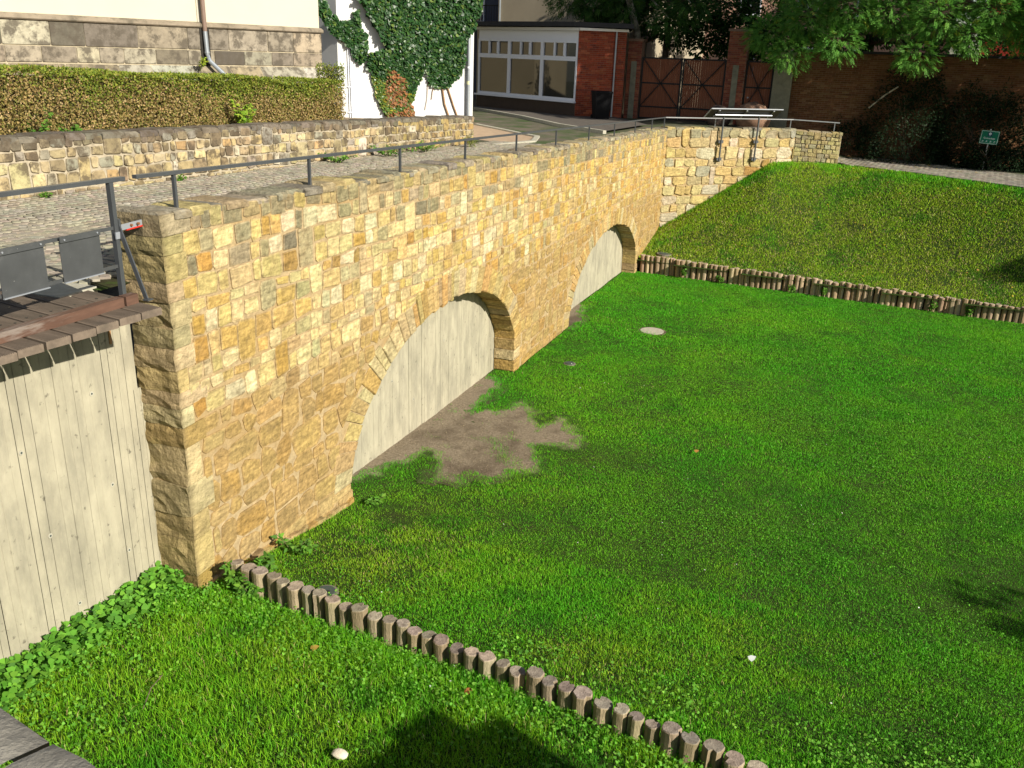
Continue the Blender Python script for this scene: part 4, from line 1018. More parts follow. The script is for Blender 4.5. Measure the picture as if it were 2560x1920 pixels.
lf = thing('log_edging', (27.5, 0, -1.4), 'far row of taller upright logs holding the foot of the grass bank', 'edging', 'log edgings of the moat lawn')
ys = np.linspace(5.68, -9, 40)
log_row(lf, [(float(logline(y)), y) for y in ys], rng, [(2, .52, .38, .24), (2, .44, .31, .19), (1, .60, .46, .30)], [(1, .56, .44, .32)], (.15, .185), lambda x, y: -.81 - (5.5 - y) * .008, lambda x, y: -1.75)

# ------------------------------------------------------------------ small things on the lawn
mh = thing('manhole_cover', (21.94, 3.75, float(gz(21.94, 3.75))), 'round pale concrete manhole cover set in the lawn', 'manhole cover')
zc = float(gz(21.94, 3.75)); MB().disc((21.94, 3.75, zc - .1), (0, 0, 1), .30, .125, 28).build('lid', M_COVER, mh); MB().disc((21.94, 3.75, zc - .1), (0, 0, 1), .36, .115, 28).build('rim', M_SOIL, mh)
def valve(x, y, label, r=.12):
    z = float(gz(x, y)); t = thing('valve_cover', (x, y, z), label, 'cover'); MB().disc((x, y, z - .05), (0, 0, 1), r, .085, 18).build('lid', M_VALVE, t); MB().disc((x, y, z - .05), (0, 0, 1), r * 1.35, .07, 18).build('collar', mat('valve_collar', (.16, .14, .11), rough=.95) if 'valve_collar' not in MATS else MATS['valve_collar'], t)
valve(7.26, 4.56, 'small dark round valve cover beside the near log row', .10); valve(30.35, 5.0, 'small dark valve cover on the bank above the far logs', .2); valve(18.1, 4.86, 'small dark cover sunk in the lawn beyond the bare patch', .1)
def rock(name, c, r, sc, m, label, cat, seed, zsink=.3):
    rg = np.random.default_rng(seed); V = []; F = []; nu, nv = 14, 9
    for j in range(nv + 1):
        for i in range(nu):
            a, b = 2*math.pi*i/nu, math.pi*j/nv - math.pi/2
            p = np.array([math.cos(a)*math.cos(b), math.sin(a)*math.cos(b), math.sin(b)]); k = 1 + .22 * pnoise((p[0]*1.5 + seed, p[1]*1.5, p[2]*1.5)) + .08 * pnoise((p[0]*4 + seed, p[1]*4, p[2]*4))
            V.append(np.asarray(c) + p * r * k * np.array(sc) + np.array([0, 0, r * sc[2] * (1 - zsink)]))
    for j in range(nv):
        for i in range(nu): F.append((j*nu + i, j*nu + (i+1) % nu, (j+1)*nu + (i+1) % nu, (j+1)*nu + i))
    return tag(obj(name, V, F, m, smooth=True), label, cat)
rock('pale_stone', (4.93, 3.04, float(gz(4.93, 3.04)) + .045), .052, (1.0, 1.35, .6), M_PALEROCK, 'pale flat stone lying in the foreground grass', 'stone', 3)
rock('boulder', (38.6, 3.35, 2.93), .62, (1, 1.15, .95), M_BOULDER, 'brown rounded boulder behind the wing wall, the right and lighter one', 'boulder', 5)
rock('boulder', (38.9, 4.75, 2.93), .5, (1, 1, .95), mat('dark_boulder', (.11, .075, .06), var=.3, vscale=5, bump=.7, bscale=18, bdist=.02), 'dark boulder behind the information board, left of the brown one', 'boulder', 6)
# coping and wall of the place the picture is taken from, and an unseen wall end added to throw the shadow on the lawn
cop = thing('near_parapet', (.75, 1.2, 0), 'grey lichened stone coping in the bottom left corner', 'wall')
ed = np.array([.057, .293, 0]) / np.linalg.norm([.057, .293]); en = np.array([ed[1], -ed[0], 0]); cb = np.array([1.04, 1.32, 0.])
rg = np.random.default_rng(2)
for (a, b) in ((-3.2, -1.1), (-1.09, -.02), (-.008, 1.4), (1.41, 3.0)):
    V = []; F = []; nx, ny = 10, 6
    for i in range(nx + 1):
        for j in range(ny + 1):
            s_ = a + (b - a) * i / nx; d_ = -.5 + .5 * j / ny; p = cb + ed * s_ + en * d_
            e_ = min(s_ - a, b - s_, .03) / .03; e2_ = min(-d_, .04) / .04 if d_ > -.3 else 1
            V.append((p[0] + .008 * pnoise((p[0]*9, p[1]*9, 2)), p[1], 4.2 - .012 * (1 - e_) - .02 * (1 - e2_) + .01 * pnoise((p[0]*7, p[1]*7, 0))))
    for i in range(nx):
        for j in range(ny): F.append((i*(ny+1) + j, (i+1)*(ny+1) + j, (i+1)*(ny+1) + j + 1, i*(ny+1) + j + 1))
    m_ = len(V)
    for i in range(nx + 1):
        v = V[i*(ny+1) + ny]; V.append((v[0], v[1], 4.04))
    for i in range(nx): F.append((i*(ny+1) + ny, (i+1)*(ny+1) + ny, m_ + i + 1, m_ + i))
    obj('coping_stone', V, F, M_COPING, cop, smooth=True)
MB().obox(cb - en * .28 + cz3 * 2.0, ed * 3.2, en * .2, cz3 * 2.05).build('wall', M_COPING, cop)
pier = thing('wall_end', (2.0, -4.3, 0), 'plain stone wall end beside the viewpoint, out of the picture', 'wall')
wc, wd_ = np.array([3.29, -5.06, 0]), np.array([-.867, .5, 0]); wnn = np.array([-.5, -.867, 0])
for (a, b, z1) in ((.0, .3, 4.2), (.3, .8, 4.42), (.8, 1.6, 4.36), (1.6, 3.2, 4.25)):
    MB().obox(wc + wd_ * (a + b) / 2 + wnn * .25 + cz3 * z1 / 2, wd_ * (b - a) / 2, wnn * .25, cz3 * z1 / 2).build('block', M_COPING, pier)


# ------------------------------------------------------------------ shop, gate, garden wall, houses beyond
def brick_wall(th, A, B, z0, z1, rng, pal, limit, name='brick', rest='brickwork', bl=.25, bh=.077, thick=.3, skip=None):
    fr, L = wall_frame(A, B); P0, U, Vv, N = fr
    V = []
    for d in (0, -thick):
        for u, z in ((0, z0), (L, z0), (L, z1), (0, z1)): V.append(P0 + U*u + N*d + cz3*z)
    obj('mortar_bed', V, [(0, 1, 2, 3), (5, 4, 7, 6), (1, 5, 6, 2), (4, 0, 3, 7), (3, 2, 6, 7)], M_BMORT, th)
    br_ = []; r = 0; z = z0
    while z < z1 - .03:
        u = -(bl/2) * (r % 2)
        while u < L - .02:
            a, b = max(u, 0) + .005, min(u + bl, L) - .005
            if b - a > .04: br_.append((a, b, z + .005, min(z + bh, z1) - .005))
            u += bl
        z += bh; r += 1
    if skip: br_ = [q for q in br_ if not skip(q)]
    C = choose(len(br_), pal, rng, .16)
    def geo(q):
        a, b, c, d = q; pr = rng.uniform(.006, .012)
        return [P0 + U*u + cz3*v + N*e for e in (-.01, pr) for u, v in ((a, c), (b, c), (b, d), (a, d))]
    Fb = [(4, 5, 6, 7), (0, 1, 5, 4), (1, 2, 6, 5), (2, 3, 7, 6), (3, 0, 4, 7)]
    idx = list(range(len(br_))); rng.shuffle(idx)
    idx.sort(key=lambda k: -br_[k][2]) if limit else None
    for k in idx[:limit]:
        Vb = np.array(geo(br_[k])); obj(name, Vb, Fb, M_BRICK, th, origin=Vb.mean(0), col=C[k])
    if len(idx) > limit:
        mb = MB()
        for k in idx[limit:]: mb.add(geo(br_[k]), Fb, tuple(C[k]))
        o = mb.build(rest, M_BRICK, th, col=True); o['kind'] = 'stuff'
    return fr, L
rng = np.random.default_rng(101)
PAL_BR = [(3, .25, .055, .028), (2, .21, .046, .025), (1, .28, .08, .04), (1, .165, .042, .028)]
shop = thing('shop_building', (39.5, 12, 2.95), 'single-storey shop with white window front and red brick wall', 'building')
SB, SA, SCc = np.array([40.9, 16.25, 0]), np.array([37.92, 10.65, 0]), np.array([38.98, 8.85, 0])
fs, SL = wall_frame(SB, SA)
def shp(u, d, z): return fs[0] + fs[1]*u + fs[3]*d + cz3*z
def sbox(u0, u1, d0, d1, z0, z1, name, m, parent=shop):
    V = [shp(u, d, z) for z in (z0, z1) for u, d in ((u0, d1), (u1, d1), (u1, d0), (u0, d0))]
    return obj(name, V, BOXF, m, parent)
sbox(-.1, SL, -.35, -.02, 2.9, 3.56, 'plinth', M_DARKP)
sbox(-.15, SL + .03, -.3, .1, 3.56, 3.63, 'sill', M_PVC)
sbox(0, SL, -.3, -.04, 6.02, 6.40, 'upper_panel', M_PVC)
cw = SL / 3
for k in range(3):
    a, b = k * cw, (k+1) * cw
    wn_ = thing('shop_window', shp((a+b)/2, 0, 3.63), None, None); wn_.parent = shop; wn_.location = np.array(wn_.location) - wloc(shop)
    f = MB()
    def fb(u0, u1, z0, z1, d0=-.12, d1=.0): f.add([shp(u, d, z) for z in (z0, z1) for u, d in ((u0, d1), (u1, d1), (u1, d0), (u0, d0))], BOXF)
    fb(a, a + .09, 3.63, 6.02); fb(b - .09, b, 3.63, 6.02); fb(a + .09, b - .09, 3.63, 3.74); fb(a + .09, b - .09, 5.22, 5.40); fb(a + .09, b - .09, 5.93, 6.02)
    w3 = (cw - .18) / 3
    for q in (1, 2): fb(a + .09 + q*w3 - .035, a + .09 + q*w3 + .035, 5.40, 5.93)
    fb(a + .09 + w3 + .035, a + .09 + w3 + .075, 5.42, 5.91, -.1, .02); fb(a + .09 + 2*w3 - .075, a + .09 + 2*w3 - .035, 5.42, 5.91, -.1, .02)
    f.build('frame', M_PVC, wn_)
    sbox(a + .09, b - .09, -.07, -.06, 3.74, 5.22, 'pane', M_GLASS, wn_)
    for q in range(3): sbox(a + .09 + q*w3, a + .09 + (q+1)*w3, -.07, -.06, 5.40, 5.93, 'pane', M_GLASS, wn_)
sbox(-.2, SL + .1, -.4, .18, 6.405, 6.52, 'fascia', M_FASCIA)
fb2, BL2 = brick_wall(shop, SA + np.array([.01, -.02, 0]), SCc, 2.9, 6.42, rng, PAL_BR, 300)
V = [SB + fs[3]*.3 + [-.1, .3, 0], SA + fs[3]*.3, SCc + np.array([-.35, -.35, 0]), SCc + np.array([5, 1, 0]), SB + np.array([4, 1.5, 0])]
obj('roof', [np.array([p[0], p[1], 6.56]) for p in V] + [np.array([p[0], p[1], 6.74]) for p in V], [(4, 3, 2, 1, 0), (5, 6, 7, 8, 9)] + [(k, (k+1) % 5, 5 + (k+1) % 5, 5 + k) for k in range(5)], M_ROOF, shop)
MB().bar(SA + fb2[3]*.12 + cz3*6.47, SCc + fb2[3]*.12 + cz3*6.47, .2, .1).build('fascia', M_FASCIA, shop)
MB().tube([SA + fb2[1]*1.62 + fb2[3]*.08 + cz3*6.5, SA + fb2[1]*1.62 + fb2[3]*.08 + cz3*2.95], .04, 8).build('downpipe', M_ZINC, shop)
V = [SB, SA, SCc, SCc + np.array([4, .8, 0]), SB + np.array([3.5, 1.5, 0])]
obj('rear_wall', [np.array([p[0] + .35, p[1] + .1, 2.9]) for p in V] + [np.array([p[0] + .35, p[1] + .1, 6.5]) for p in V], [(k, (k+1) % 5, 5 + (k+1) % 5, 5 + k) for k in range(2, 5)], M_TAN, shop)

# wheeled bin
bx, by = 37.35, 9.35
bn = thing('wheelie_bin', (bx, by, 2.95), 'black wheelie bin standing against the red brick wall', 'bin')
bu, bnn = fb2[1], fb2[3]
def bp(u, d, z): return np.array([bx, by, 0]) + bu*u + bnn*d + cz3*z
V = [bp(s*w_, e*d_, z) for z, w_, d_ in ((3.0, .27, .28), (4.05, .35, .36)) for s, e in ((-1, 1), (1, 1), (1, -1), (-1, -1))]
obj('body', V, BOXF, M_BIN, bn)
V = [bp(s*w_, e*d_ + .0, z) for z, w_, d_ in ((4.05, .38, .39), (4.12, .36, .36)) for s, e in ((-1, 1), (1, 1), (1, -1), (-1, -1))]
obj('lid', V, BOXF, M_BIN, bn)
MB().tube([bp(-.34, -.43, 4.06), bp(.34, -.43, 4.06)], .022, 8).build('handle', M_BIN, bn)
for s in (-1, 1): MB().tube([bp(s*.27, -.3, 3.08), bp(s*.32, -.3, 3.08)], .1, 12).build('wheel', M_BIN, bn)

# gates and pillars
GX = 40.0
def gate(y0, y1, label, name='gate_leaf', half=False):
    t = thing(name, (GX, (y0+y1)/2, 2.98), label, 'gate'); y0, y1 = min(y0, y1), max(y0, y1)
    y = y0 + .06
    while y < y1 - .06:
        yb = min(y + .098, y1 - .05); MB().box((GX, y + .003, 3.02), (GX + .025, yb - .003, 5.44)).build('board', M_GATEW, t); y += .098
    fm = MB()
    for a in ((GX - .035, y0, 2.98), (GX - .035, y1 - .06, 2.98)): fm.box(a, (a[0] + .06, a[1] + .06, 5.49))
    for z in (2.98, 3.45, 4.42, 5.43): fm.box((GX - .033, y0 + .06, z), (GX + .022, y1 - .06, z + .06))
    fm.build('frame', M_BLACK, t)
    for (p, q) in (((y0 + .06, 3.5), (y1 - .06, 5.43)), ((y0 + .06, 5.43), (y1 - .06, 3.5))): MB().bar((GX - .05, *p), (GX - .05, *q), .03, .06, up=(1, 0, 0)).build('brace', M_BLACK, t)
    if half: MB().disc((GX - .06, y1 - .2, 4.05), (-1, 0, 0), .035, .06, 10).build('knob', M_ALU, t)
gate(8.33, 6.60, 'left leaf of the big red-brown board gate with black X braces')
gate(6.57, 4.78, 'right leaf of the big red-brown board gate, beside the tall pillar')
gate(3.95, 2.84, 'small red-brown board gate between pillar and mossy post', 'garden_gate', True)
PAL_BRD = [(2, .24, .075, .045), (2, .19, .06, .04), (1, .28, .11, .06)]
for (y0, y1, h, lb) in ((8.95, 8.36, 6.1, 'brick gate pillar beside the shop with a concrete strip'), (4.76, 3.97, 6.6, 'tall brick gate pillar between the two gates with a concrete strip')):
    t = thing('gate_pillar', (GX + .2, (y0+y1)/2, 2.9), lb, 'pillar', 'brick pillars of the gate')
    brick_wall(t, (GX - .12, y0, 0), (GX - .12, y1, 0), 2.9, h, rng, PAL_BRD, 0, thick=.6)
    ym = (y0 + y1)/2; MB().box((GX - .15, ym - .12, 2.95), (GX - .10, ym + .12, 5.3)).build('concrete_strip', M_CPOST, t)
    MB().box((GX - .2, y1 - .06, h), (GX + .55, y0 + .06, h + .1)).build('cap', M_BMORT, t)
t = thing('mossy_post', (GX, 2.43, 2.9), 'mossy concrete post between garden gate and brick garden wall', 'post')
V = [(GX - .2, 2.82, 2.5), (GX - .2, 2.06, 2.5), (GX + .3, 2.06, 2.5), (GX + .3, 2.82, 2.5)]; obj('shaft', V + [(a + .02, b*.98 + .05, 5.75) for a, b, c in V], BOXF, M_CPOST, t)
MB().box((GX - .24, 2.02, 5.75), (GX + .34, 2.86, 5.86)).build('cap', M_CPOST, t)
gw = thing('garden_wall', (41, -6, 1.9), 'long shaded brick garden wall behind the shrubs on the right', 'wall')
PAL_GW = [(2, .155, .075, .035), (2, .13, .062, .028), (1, .18, .10, .05)]
brick_wall(gw, (GX + .05, 2.06, 0), (42.2, -22, 0), 1.6, 5.9, rng, PAL_GW, 0, thick=.35)
MB().obox((41.15, -9.97, 5.95), np.array([2.15, -24.06, 0]) / 2, (.22, .02, 0), (0, 0, .05)).build('coping', M_ROOF, gw)

def house(name, A, B, z0, z1, depth, m, label, wins, roof=True):
    fr, L = wall_frame(A, B); P0, U, Vv, N = fr
    t = thing(name, P0 + U*L/2 - N*depth/2 + cz3*z0, label, 'building')
    V = [P0 + U*u + N*d + cz3*z for z in (z0, z1) for u, d in ((0, 0), (L, 0), (L, -depth), (0, -depth))]
    obj('wall', V, BOXF, m, t)
    if roof:
        V = [P0 + U*u + N*d + cz3*z for u in (-.3, L + .3) for d, z in ((.4, z1), (-depth/2, z1 + depth*.4), (-depth - .4, z1))]
        obj('roof', V, [(0, 3, 4, 1), (1, 4, 5, 2), (0, 1, 2), (3, 5, 4), (0, 2, 5, 3)], mat(name + '_tiles', (.20, .07, .04), var=.3, vscale=4, rough=.9), t)
    for (u0, u1, a, b) in wins:
        c = P0 + U*(u0+u1)/2 + cz3*(a+b)/2
        fo = MB().obox(c + N*.02, U*(u1-u0)/2, N*.05, cz3*(b-a)/2).build('window_frame', M_PVC, t)
        for s in (-1, 1): MB().obox(c + N*.072 + U*s*(u1-u0)*.235, U*(u1-u0)*.2, N*.004, cz3*(b-a)*.44).build('pane', M_GLASS, fo)
        MB().obox(c + N*.1 - cz3*((b-a)/2 + .04), U*((u1-u0)/2 + .08), N*.08, cz3*.03).build('sill', M_FASCIA, fo)
    return t, fr
tanh, ftan = house('tan_house', (46.5, 17.4, 0), (44.9, 9.2, 0), 2.9, 12, 8, M_TAN, 'tan rendered house rising behind the shop roof', [(5.5, 6.7, 8.6, 10.2), (2.2, 3.4, 8.9, 10.4)])
MB().tube([ftan[0] + ftan[1]*.12 + ftan[3]*.07 + cz3*11.9, ftan[0] + ftan[1]*.12 + ftan[3]*.07 + cz3*6.5], .05, 8).build('downpipe', M_ZINC, tanh)
house('dark_house', (50.5, 30, 0), (49, 17.9, 0), 2.9, 12, 6, mat('dark_blue_render', (.06, .065, .09), rough=.9), 'dark house with a pale balcony door left of the tan house', [(9.6, 10.9, 6.9, 9.2), (6.5, 7.8, 6.9, 9.2)])
bal = thing('balcony_railing', (47.6, 18.3, 6.75), 'black balcony railing beside the tan house', 'railing')
MB().box((47.0, 17.6, 6.72), (48.8, 20.5, 6.84)).build('slab', M_COVER, bal)
for y in np.arange(17.7, 20.5, .14): MB().box((47.04, y, 6.84), (47.06, y + .02, 7.7)).build('baluster', M_BLACK, bal)
MB().box((47.02, 17.6, 7.7), (47.08, 20.5, 7.75)).build('handrail', M_BLACK, bal)
house('salmon_house', (64, 24, 0), (62, -5.5, 0), 2.9, 16, 9, M_SALMON, 'salmon pink house glimpsed between the trees', [(u, u + 1.3, z, z + 1.9) for u in (3, 6.5, 10, 13.5, 17, 20.5, 24) for z in (4.5, 8.2, 11.8)])
house('red_house', (57, -6.6, 0), (53, -24, 0), 2.0, 14, 9, M_REDWALL, 'deep red house wall in the top right corner', [(u, u + 1.2, 9.5, 11.3) for u in (4, 8, 12)])
house('cream_house', (36.5, 22.5, 0), (43, 27.0, 0), 2.9, 10, 6, mat('beige_render', (.42, .35, .22), var=.08, vscale=.8, rough=.95), 'beige house down the side street, mirrored in the shop panes', [(1.2, 2.2, 6.2, 7.8), (4.2, 5.2, 6.2, 7.8)])

# sign with lettering
sg = thing('park_sign', (38.6, -5.4, 1.9), 'green park sign with white border and the word Grünanlage among the shrubs', 'sign')
su = np.array([-.12, -.99, -.045]); su /= np.linalg.norm(su); sv_ = np.array([.16, .05, .985]); sv_ -= su * (sv_ @ su); sv_ /= np.linalg.norm(sv_); snn = np.cross(su, sv_)
snn = snn if snn[0] < 0 else -snn
sc0 = np.array([38.6, -5.40, 3.10])
def sp(a, b, d=0): return sc0 + su*a + sv_*b + snn*d
MB().obox(sc0, su*.315, sv_*.25, snn*.008).build('panel', M_GREEN, sg)
for (a, b, wa, wb) in ((0, .225, .29, .005), (0, -.225, .29, .005), (-.29, 0, .005, .225), (.29, 0, .005, .225)): MB().obox(sp(a, b, .010), su*wa, sv_*wb, snn*.002).build('border', M_SIGNW, sg)
MB().obox(sp(0, .115, .010), su*.08, sv_*.08, snn*.002).build('emblem_field', M_SIGNB, sg)
MB().disc(sp(0, .13, .0125), snn, .042, .002, 16).build('emblem_tree', M_SIGNW, sg)
MB().disc(sp(.004, .125, .0147), snn, .016, .002, 12).build('emblem_heart', M_SIGNB, sg)
MB().obox(sp(0, .07, .0125), su*.006, sv_*.025, snn*.001).build('emblem_stem', M_SIGNW, sg)
for k, a in enumerate((-.2, -.07, .07, .2)):
    MB().obox(sp(a, -.155, .010), su*.05, sv_*.045, snn*.002).build('pictogram_field', mat('sign_mid_green', (.02, .16, .10), rough=.5) if 'sign_mid_green' not in MATS else MATS['sign_mid_green'], sg)
    m_ = MB(); m_.bar(sp(a - .02, -.18, .0125), sp(a + .015, -.13, .0125), .012, .003, up=snn); m_.bar(sp(a - .02, -.15, .0125), sp(a + .02, -.16, .0125), .01, .003, up=snn); m_.disc(sp(a + .005, -.125, .0125), snn, .009, .002, 8); m_.build('pictogram', M_SIGNW, sg)
tcu = bpy.data.curves.new('lettering', 'FONT'); tcu.body = 'Grünanlage'; tcu.size = .085; tcu.align_x = 'CENTER'; tcu.extrude = .001
tob = bpy.data.objects.new('lettering_source', tcu); COL.objects.link(tob)
bpy.context.view_layer.update()
tme = bpy.data.meshes.new_from_object(tob.evaluated_get(bpy.context.evaluated_depsgraph_get())); COL.objects.unlink(tob); bpy.data.objects.remove(tob)
tme.materials.clear(); tme.materials.append(M_SIGNW)
TM = Matrix(((su[0], sv_[0], snn[0], 0), (su[1], sv_[1], snn[1], 0), (su[2], sv_[2], snn[2], 0), (0, 0, 0, 1)))
tme.transform(TM); link('lettering', tme, sg, sp(0, -.06, .0115))
MB().tube([(38.64, -5.4, 1.85), (38.66, -5.4, 3.4)], .025, 8).build('post', M_ZINC, sg)

# path pavers on the right
rng = np.random.default_rng(140)
pth = thing('paver_path', (37.5, -4, 1.9), 'grey rectangular paver path running past the end of the wing wall', 'paving')
cs = []; ts = []
tdir = np.array([-.57, -.82]); tn = np.array([.82, -.57])
for i in range(-6, 75):
    for j in range(0, 21):
        p = np.array([36.9, -.2]) + tdir * (i * .205 + (j % 2) * .1) + tn * (j * .205 + .12); cs.append(p); ts.append(tdir)
cs = np.array(cs); ts = np.array(ts); k = (cs[:, 0] > bank_top_x(cs[:, 1]) + .2) & (cs[:, 1] < .9)
block_set(cs[k], ts[k], .198, .198, lambda X, Y: upz(X, Y) + .004, [(2, .22, .20, .16), (2, .26, .235, .19), (1, .18, .16, .13)], M_PAVE, pth, 'paver', 'pavers', rng, hgt=.012, inset=.94, jit=.02)
mb = MB(); tag(rock('litter', (37.2, -7.15, 1.92), .12, (1, 1.2, .7), M_PAPER, 'crumpled white paper at the edge of the path', 'litter', 9))

# ------------------------------------------------------------------ trees and shrubs
def pinnate(P, D, Nn, L, rng, pairs=5):
    """compound leaves: rachis direction D, leaflets to both sides; returns V, F, verts per leaf"""
    D = unit(D); S = unit(np.cross(D, Nn)); Nn = np.cross(S, D); n = len(P); Vs = []; L = L[:, None]
    for k in range(pairs):
        t = .25 + .7 * k / pairs; b = P + D*L*t - np.array([0, 0, 1.])*L*.18*t*t
        for sg_ in (-1, 1):
            d = unit(D*.55 + S*sg_ - np.array([0, 0, .25])); l = L*.34*(1 - .25*abs(t - .5)); s2 = np.cross(d, Nn)
            Vs.append(np.stack([b, b + d*l*.45 + s2*l*.17, b + d*l, b + d*l*.45 - s2*l*.17], 1))
    b = P + D*L*.97 - np.array([0, 0, 1.])*L*.18; l = L*.36; s2 = np.cross(D, Nn); Vs.append(np.stack([b, b + D*l*.45 + s2*l*.17, b + D*l, b + D*l*.45 - s2*l*.17], 1))
    V = np.concatenate(Vs, 1); m = V.shape[1]; q = np.arange(n * m // 4)[:, None] * 4
    return V.reshape(-1, 3), q + np.array([[0, 1, 2, 3]]), m
def tree(name, label, base, trunk, rad, clumps, nleaf, pal, seed, leafL=(.22, .36), bark=M_BARK, simple=False, group=None, limbs=True):
    rg = np.random.default_rng(seed); base = np.asarray(base, float); t = thing(name, base, label, 'tree', group)
    mb = MB(); pts = [base + np.asarray(p, float) for p in trunk]; mb.tube(pts, list(np.linspace(rad, rad*.55, len(pts))), 10)
    mb.build('trunk', bark, t, origin=base)
    top = pts[-1]
    if limbs:
        for c in clumps:
            c0 = np.asarray(c[:3], float); s_ = pts[max(0, len(pts) - 1 - rg.integers(0, 2))]; m_ = s_*.45 + c0*.55 + np.array([0, 0, rg.uniform(.1, .6)])
            MB().tube([s_, s_*.75 + m_*.25, m_, c0], [rad*.45, rad*.36, rad*.2, .02], 6).build('limb', bark, t, origin=s_)
    w_ = np.array([c[3]**2 for c in clumps]); P = []; D = []
    for c, k in zip(clumps, rg.multinomial(nleaf, w_ / w_.sum())):
        c0 = np.asarray(c[:3]); dirs = unit(rg.normal(0, 1, (k, 3))); rr = c[3] * (.35 + .65 * rg.random(k) ** .45) * (1 + .28 * vnoise(dirs[:, 0]*2 + c[0], dirs[:, 1]*2 + dirs[:, 2]*2, 1.3, 4))
        P.append(c0 + dirs * rr[:, None] * [1, 1, .8]); D.append(dirs * [1, 1, .5] + [0, 0, -.15] + rg.normal(0, .35, (k, 3)))
    P = np.concatenate(P); D = np.concatenate(D); n = len(P)
    Nn = rg.normal(0, .4, (n, 3)) + np.array([-.15, -.35, 1.0]); L = rg.uniform(*leafL, n)
    if simple: V, F, m = leaf_mesh(P, D, Nn, L, L*.55); 
    else: V, F, m = pinnate(P, D, Nn, L, rg)
    C = choose(n, pal, rg, .2); fast('crown', V, F, M_LEAF, t, col=np.repeat(C, m, 0), origin=base)
    return t
ASH = [(4, .085, .23, .035), (3, .11, .27, .04), (1.5, .15, .32, .05), (.3, .27, .34, .04)]
ASHD = [(4, .035, .09, .018), (2, .05, .12, .022)]
tree('ash_tree', 'broad ash tree with bright feathery leaves hanging over the garden wall', (43.6, -.8, 2.2), [(0, 0, -.5), (-.1, .1, 2), (-.5, .1, 4.2), (-1.2, .2, 6.0)], .3,
     [(37.6, 3.1, 6.5, 0.84), (37.2, 2.2, 5.9, 0.76), (37.8, 1.7, 7.1, 1.01), (37.3, .5, 6.3, 0.80), (37.9, .3, 7.5, 1.01), (38, -1.2, 7.3, 0.92), (37.2, -2.3, 5.9, 0.71), (37.5, -2.8, 7.2, 0.92), (37.2, -3.9, 6.6, 0.67), (37.4, -4.6, 7.4, 0.84), (39, 2.4, 8.8, 1.26), (39, -.5, 9.2, 1.34), (38.6, -3.4, 9, 1.26), (40, 1, 11, 1.8), (40, -2.2, 11.4, 1.8), (36.6, -11.2, 6.4, 1.2), (37.6, -10.4, 6.2, 0.92), (37.8, -6.4, 7.6, 1.3), (37.4, -7.7, 8.4, 1.3), (38.0, -5.6, 8.6, 1.2), (38.8, -6.2, 7.0, 1.09), (38.9, -7.8, 6.8, 1.18), (38.6, -9.4, 7.0, 1.26), (38.9, -6.6, 8.8, 1.18), (38.6, -8.6, 9.0, 1.26), (39.4, -11.2, 7.4, 1.34), (39.6, -4.8, 10.2, 1.34)], 28000, ASH, 201, (.2, .34))  # clumps right of the view are added to shade the garden wall and sign
tree('ash_tree', 'dark ash tree with a pale leaning trunk rising behind the shop roof', (41.6, 8.75, 2.9), [(0, 0, 0), (-.1, .1, 2.2), (-.3, .2, 3.6), (-.4, .75, 5.2), (-.6, 1.1, 6.8)], .2,
     [(39.6, 11.6, 7.9, .95), (39.4, 10.4, 7.5, .9), (39.6, 9.3, 7.6, .8), (39.2, 7.2, 7.0, .75), (39.4, 6.4, 7.6, .9), (39.8, 12.4, 8.8, 1.1), (39.8, 10.6, 9.2, 1.2), (40, 8.4, 9.4, 1.3), (40.2, 6.4, 9.2, 1.2)], 4200, ASHD + [(1.2, .08, .17, .03)], 202, (.26, .4), bark=M_BARK_PALE)
tree('garden_tree', 'dark leafy tree behind the big gate, its ivy-clad trunk in shade', (43.2, 7.9, 2.9), [(0, 0, 0), (0, .05, 2.5), (.1, .1, 5), (.1, 0, 7.5)], .17,
     [(43, 6.3, 6.5, 1.2), (43.5, 5.0, 6.3, 1.2), (43.2, 7.6, 6.6, 1.0), (43.4, 8.8, 7.2, 1.1), (43.6, 4.2, 6.2, .9), (43, 5.4, 8.0, 1.3), (44, 7, 8.5, 1.5), (43.5, 3.8, 7.6, 1.2), (44, 9.2, 8.8, 1.3)], 12500, ASHD, 203, (.14, .24), simple=True)
tree('garden_tree', 'dark leafy tree between the shop roof and the tan house', (43.4, 10.4, 2.9), [(0, 0, 0), (0, .1, 2.5), (.1, 0, 5)], .15,
     [(43.0, 10.2, 7.4, 1.1), (43.2, 11.4, 7.6, 1.0), (43, 9.4, 8.2, 1.1), (43.2, 10.8, 8.8, 1.2), (42.6, 7.0, 7.2, .9), (42.6, 6.0, 6.6, .8), (42.8, 5.0, 7.2, .9)], 8000, ASHD, 206, (.14, .24), simple=True)
tree('garden_tree', 'dense dark tree filling the garden behind the small gate and wall', (45.5, 3.2, 2.5), [(0, 0, 0), (.1, 0, 2.5), (0, .1, 5), (.1, 0, 7)], .2,
     [(45, 3.2, 6.0, 1.2), (44.5, 1.0, 7.0, 1.6), (45, -1.2, 7.6, 1.8), (45, -3.8, 7.4, 1.8), (46, 2, 9, 1.8), (46, -2.5, 9.6, 2.0), (45, -6.2, 7.8, 1.7), (42.6, 1.0, 6.8, 1.0), (42.4, -.8, 6.9, 1.1), (42.4, -2.6, 6.8, 1.1), (42.4, -4.4, 7.0, 1.1), (42.6, 2.8, 6.6, 1.0), (41.8, -6.2, 7.2, 1.2)], 15000, ASHD, 204, (.16, .26), simple=True)
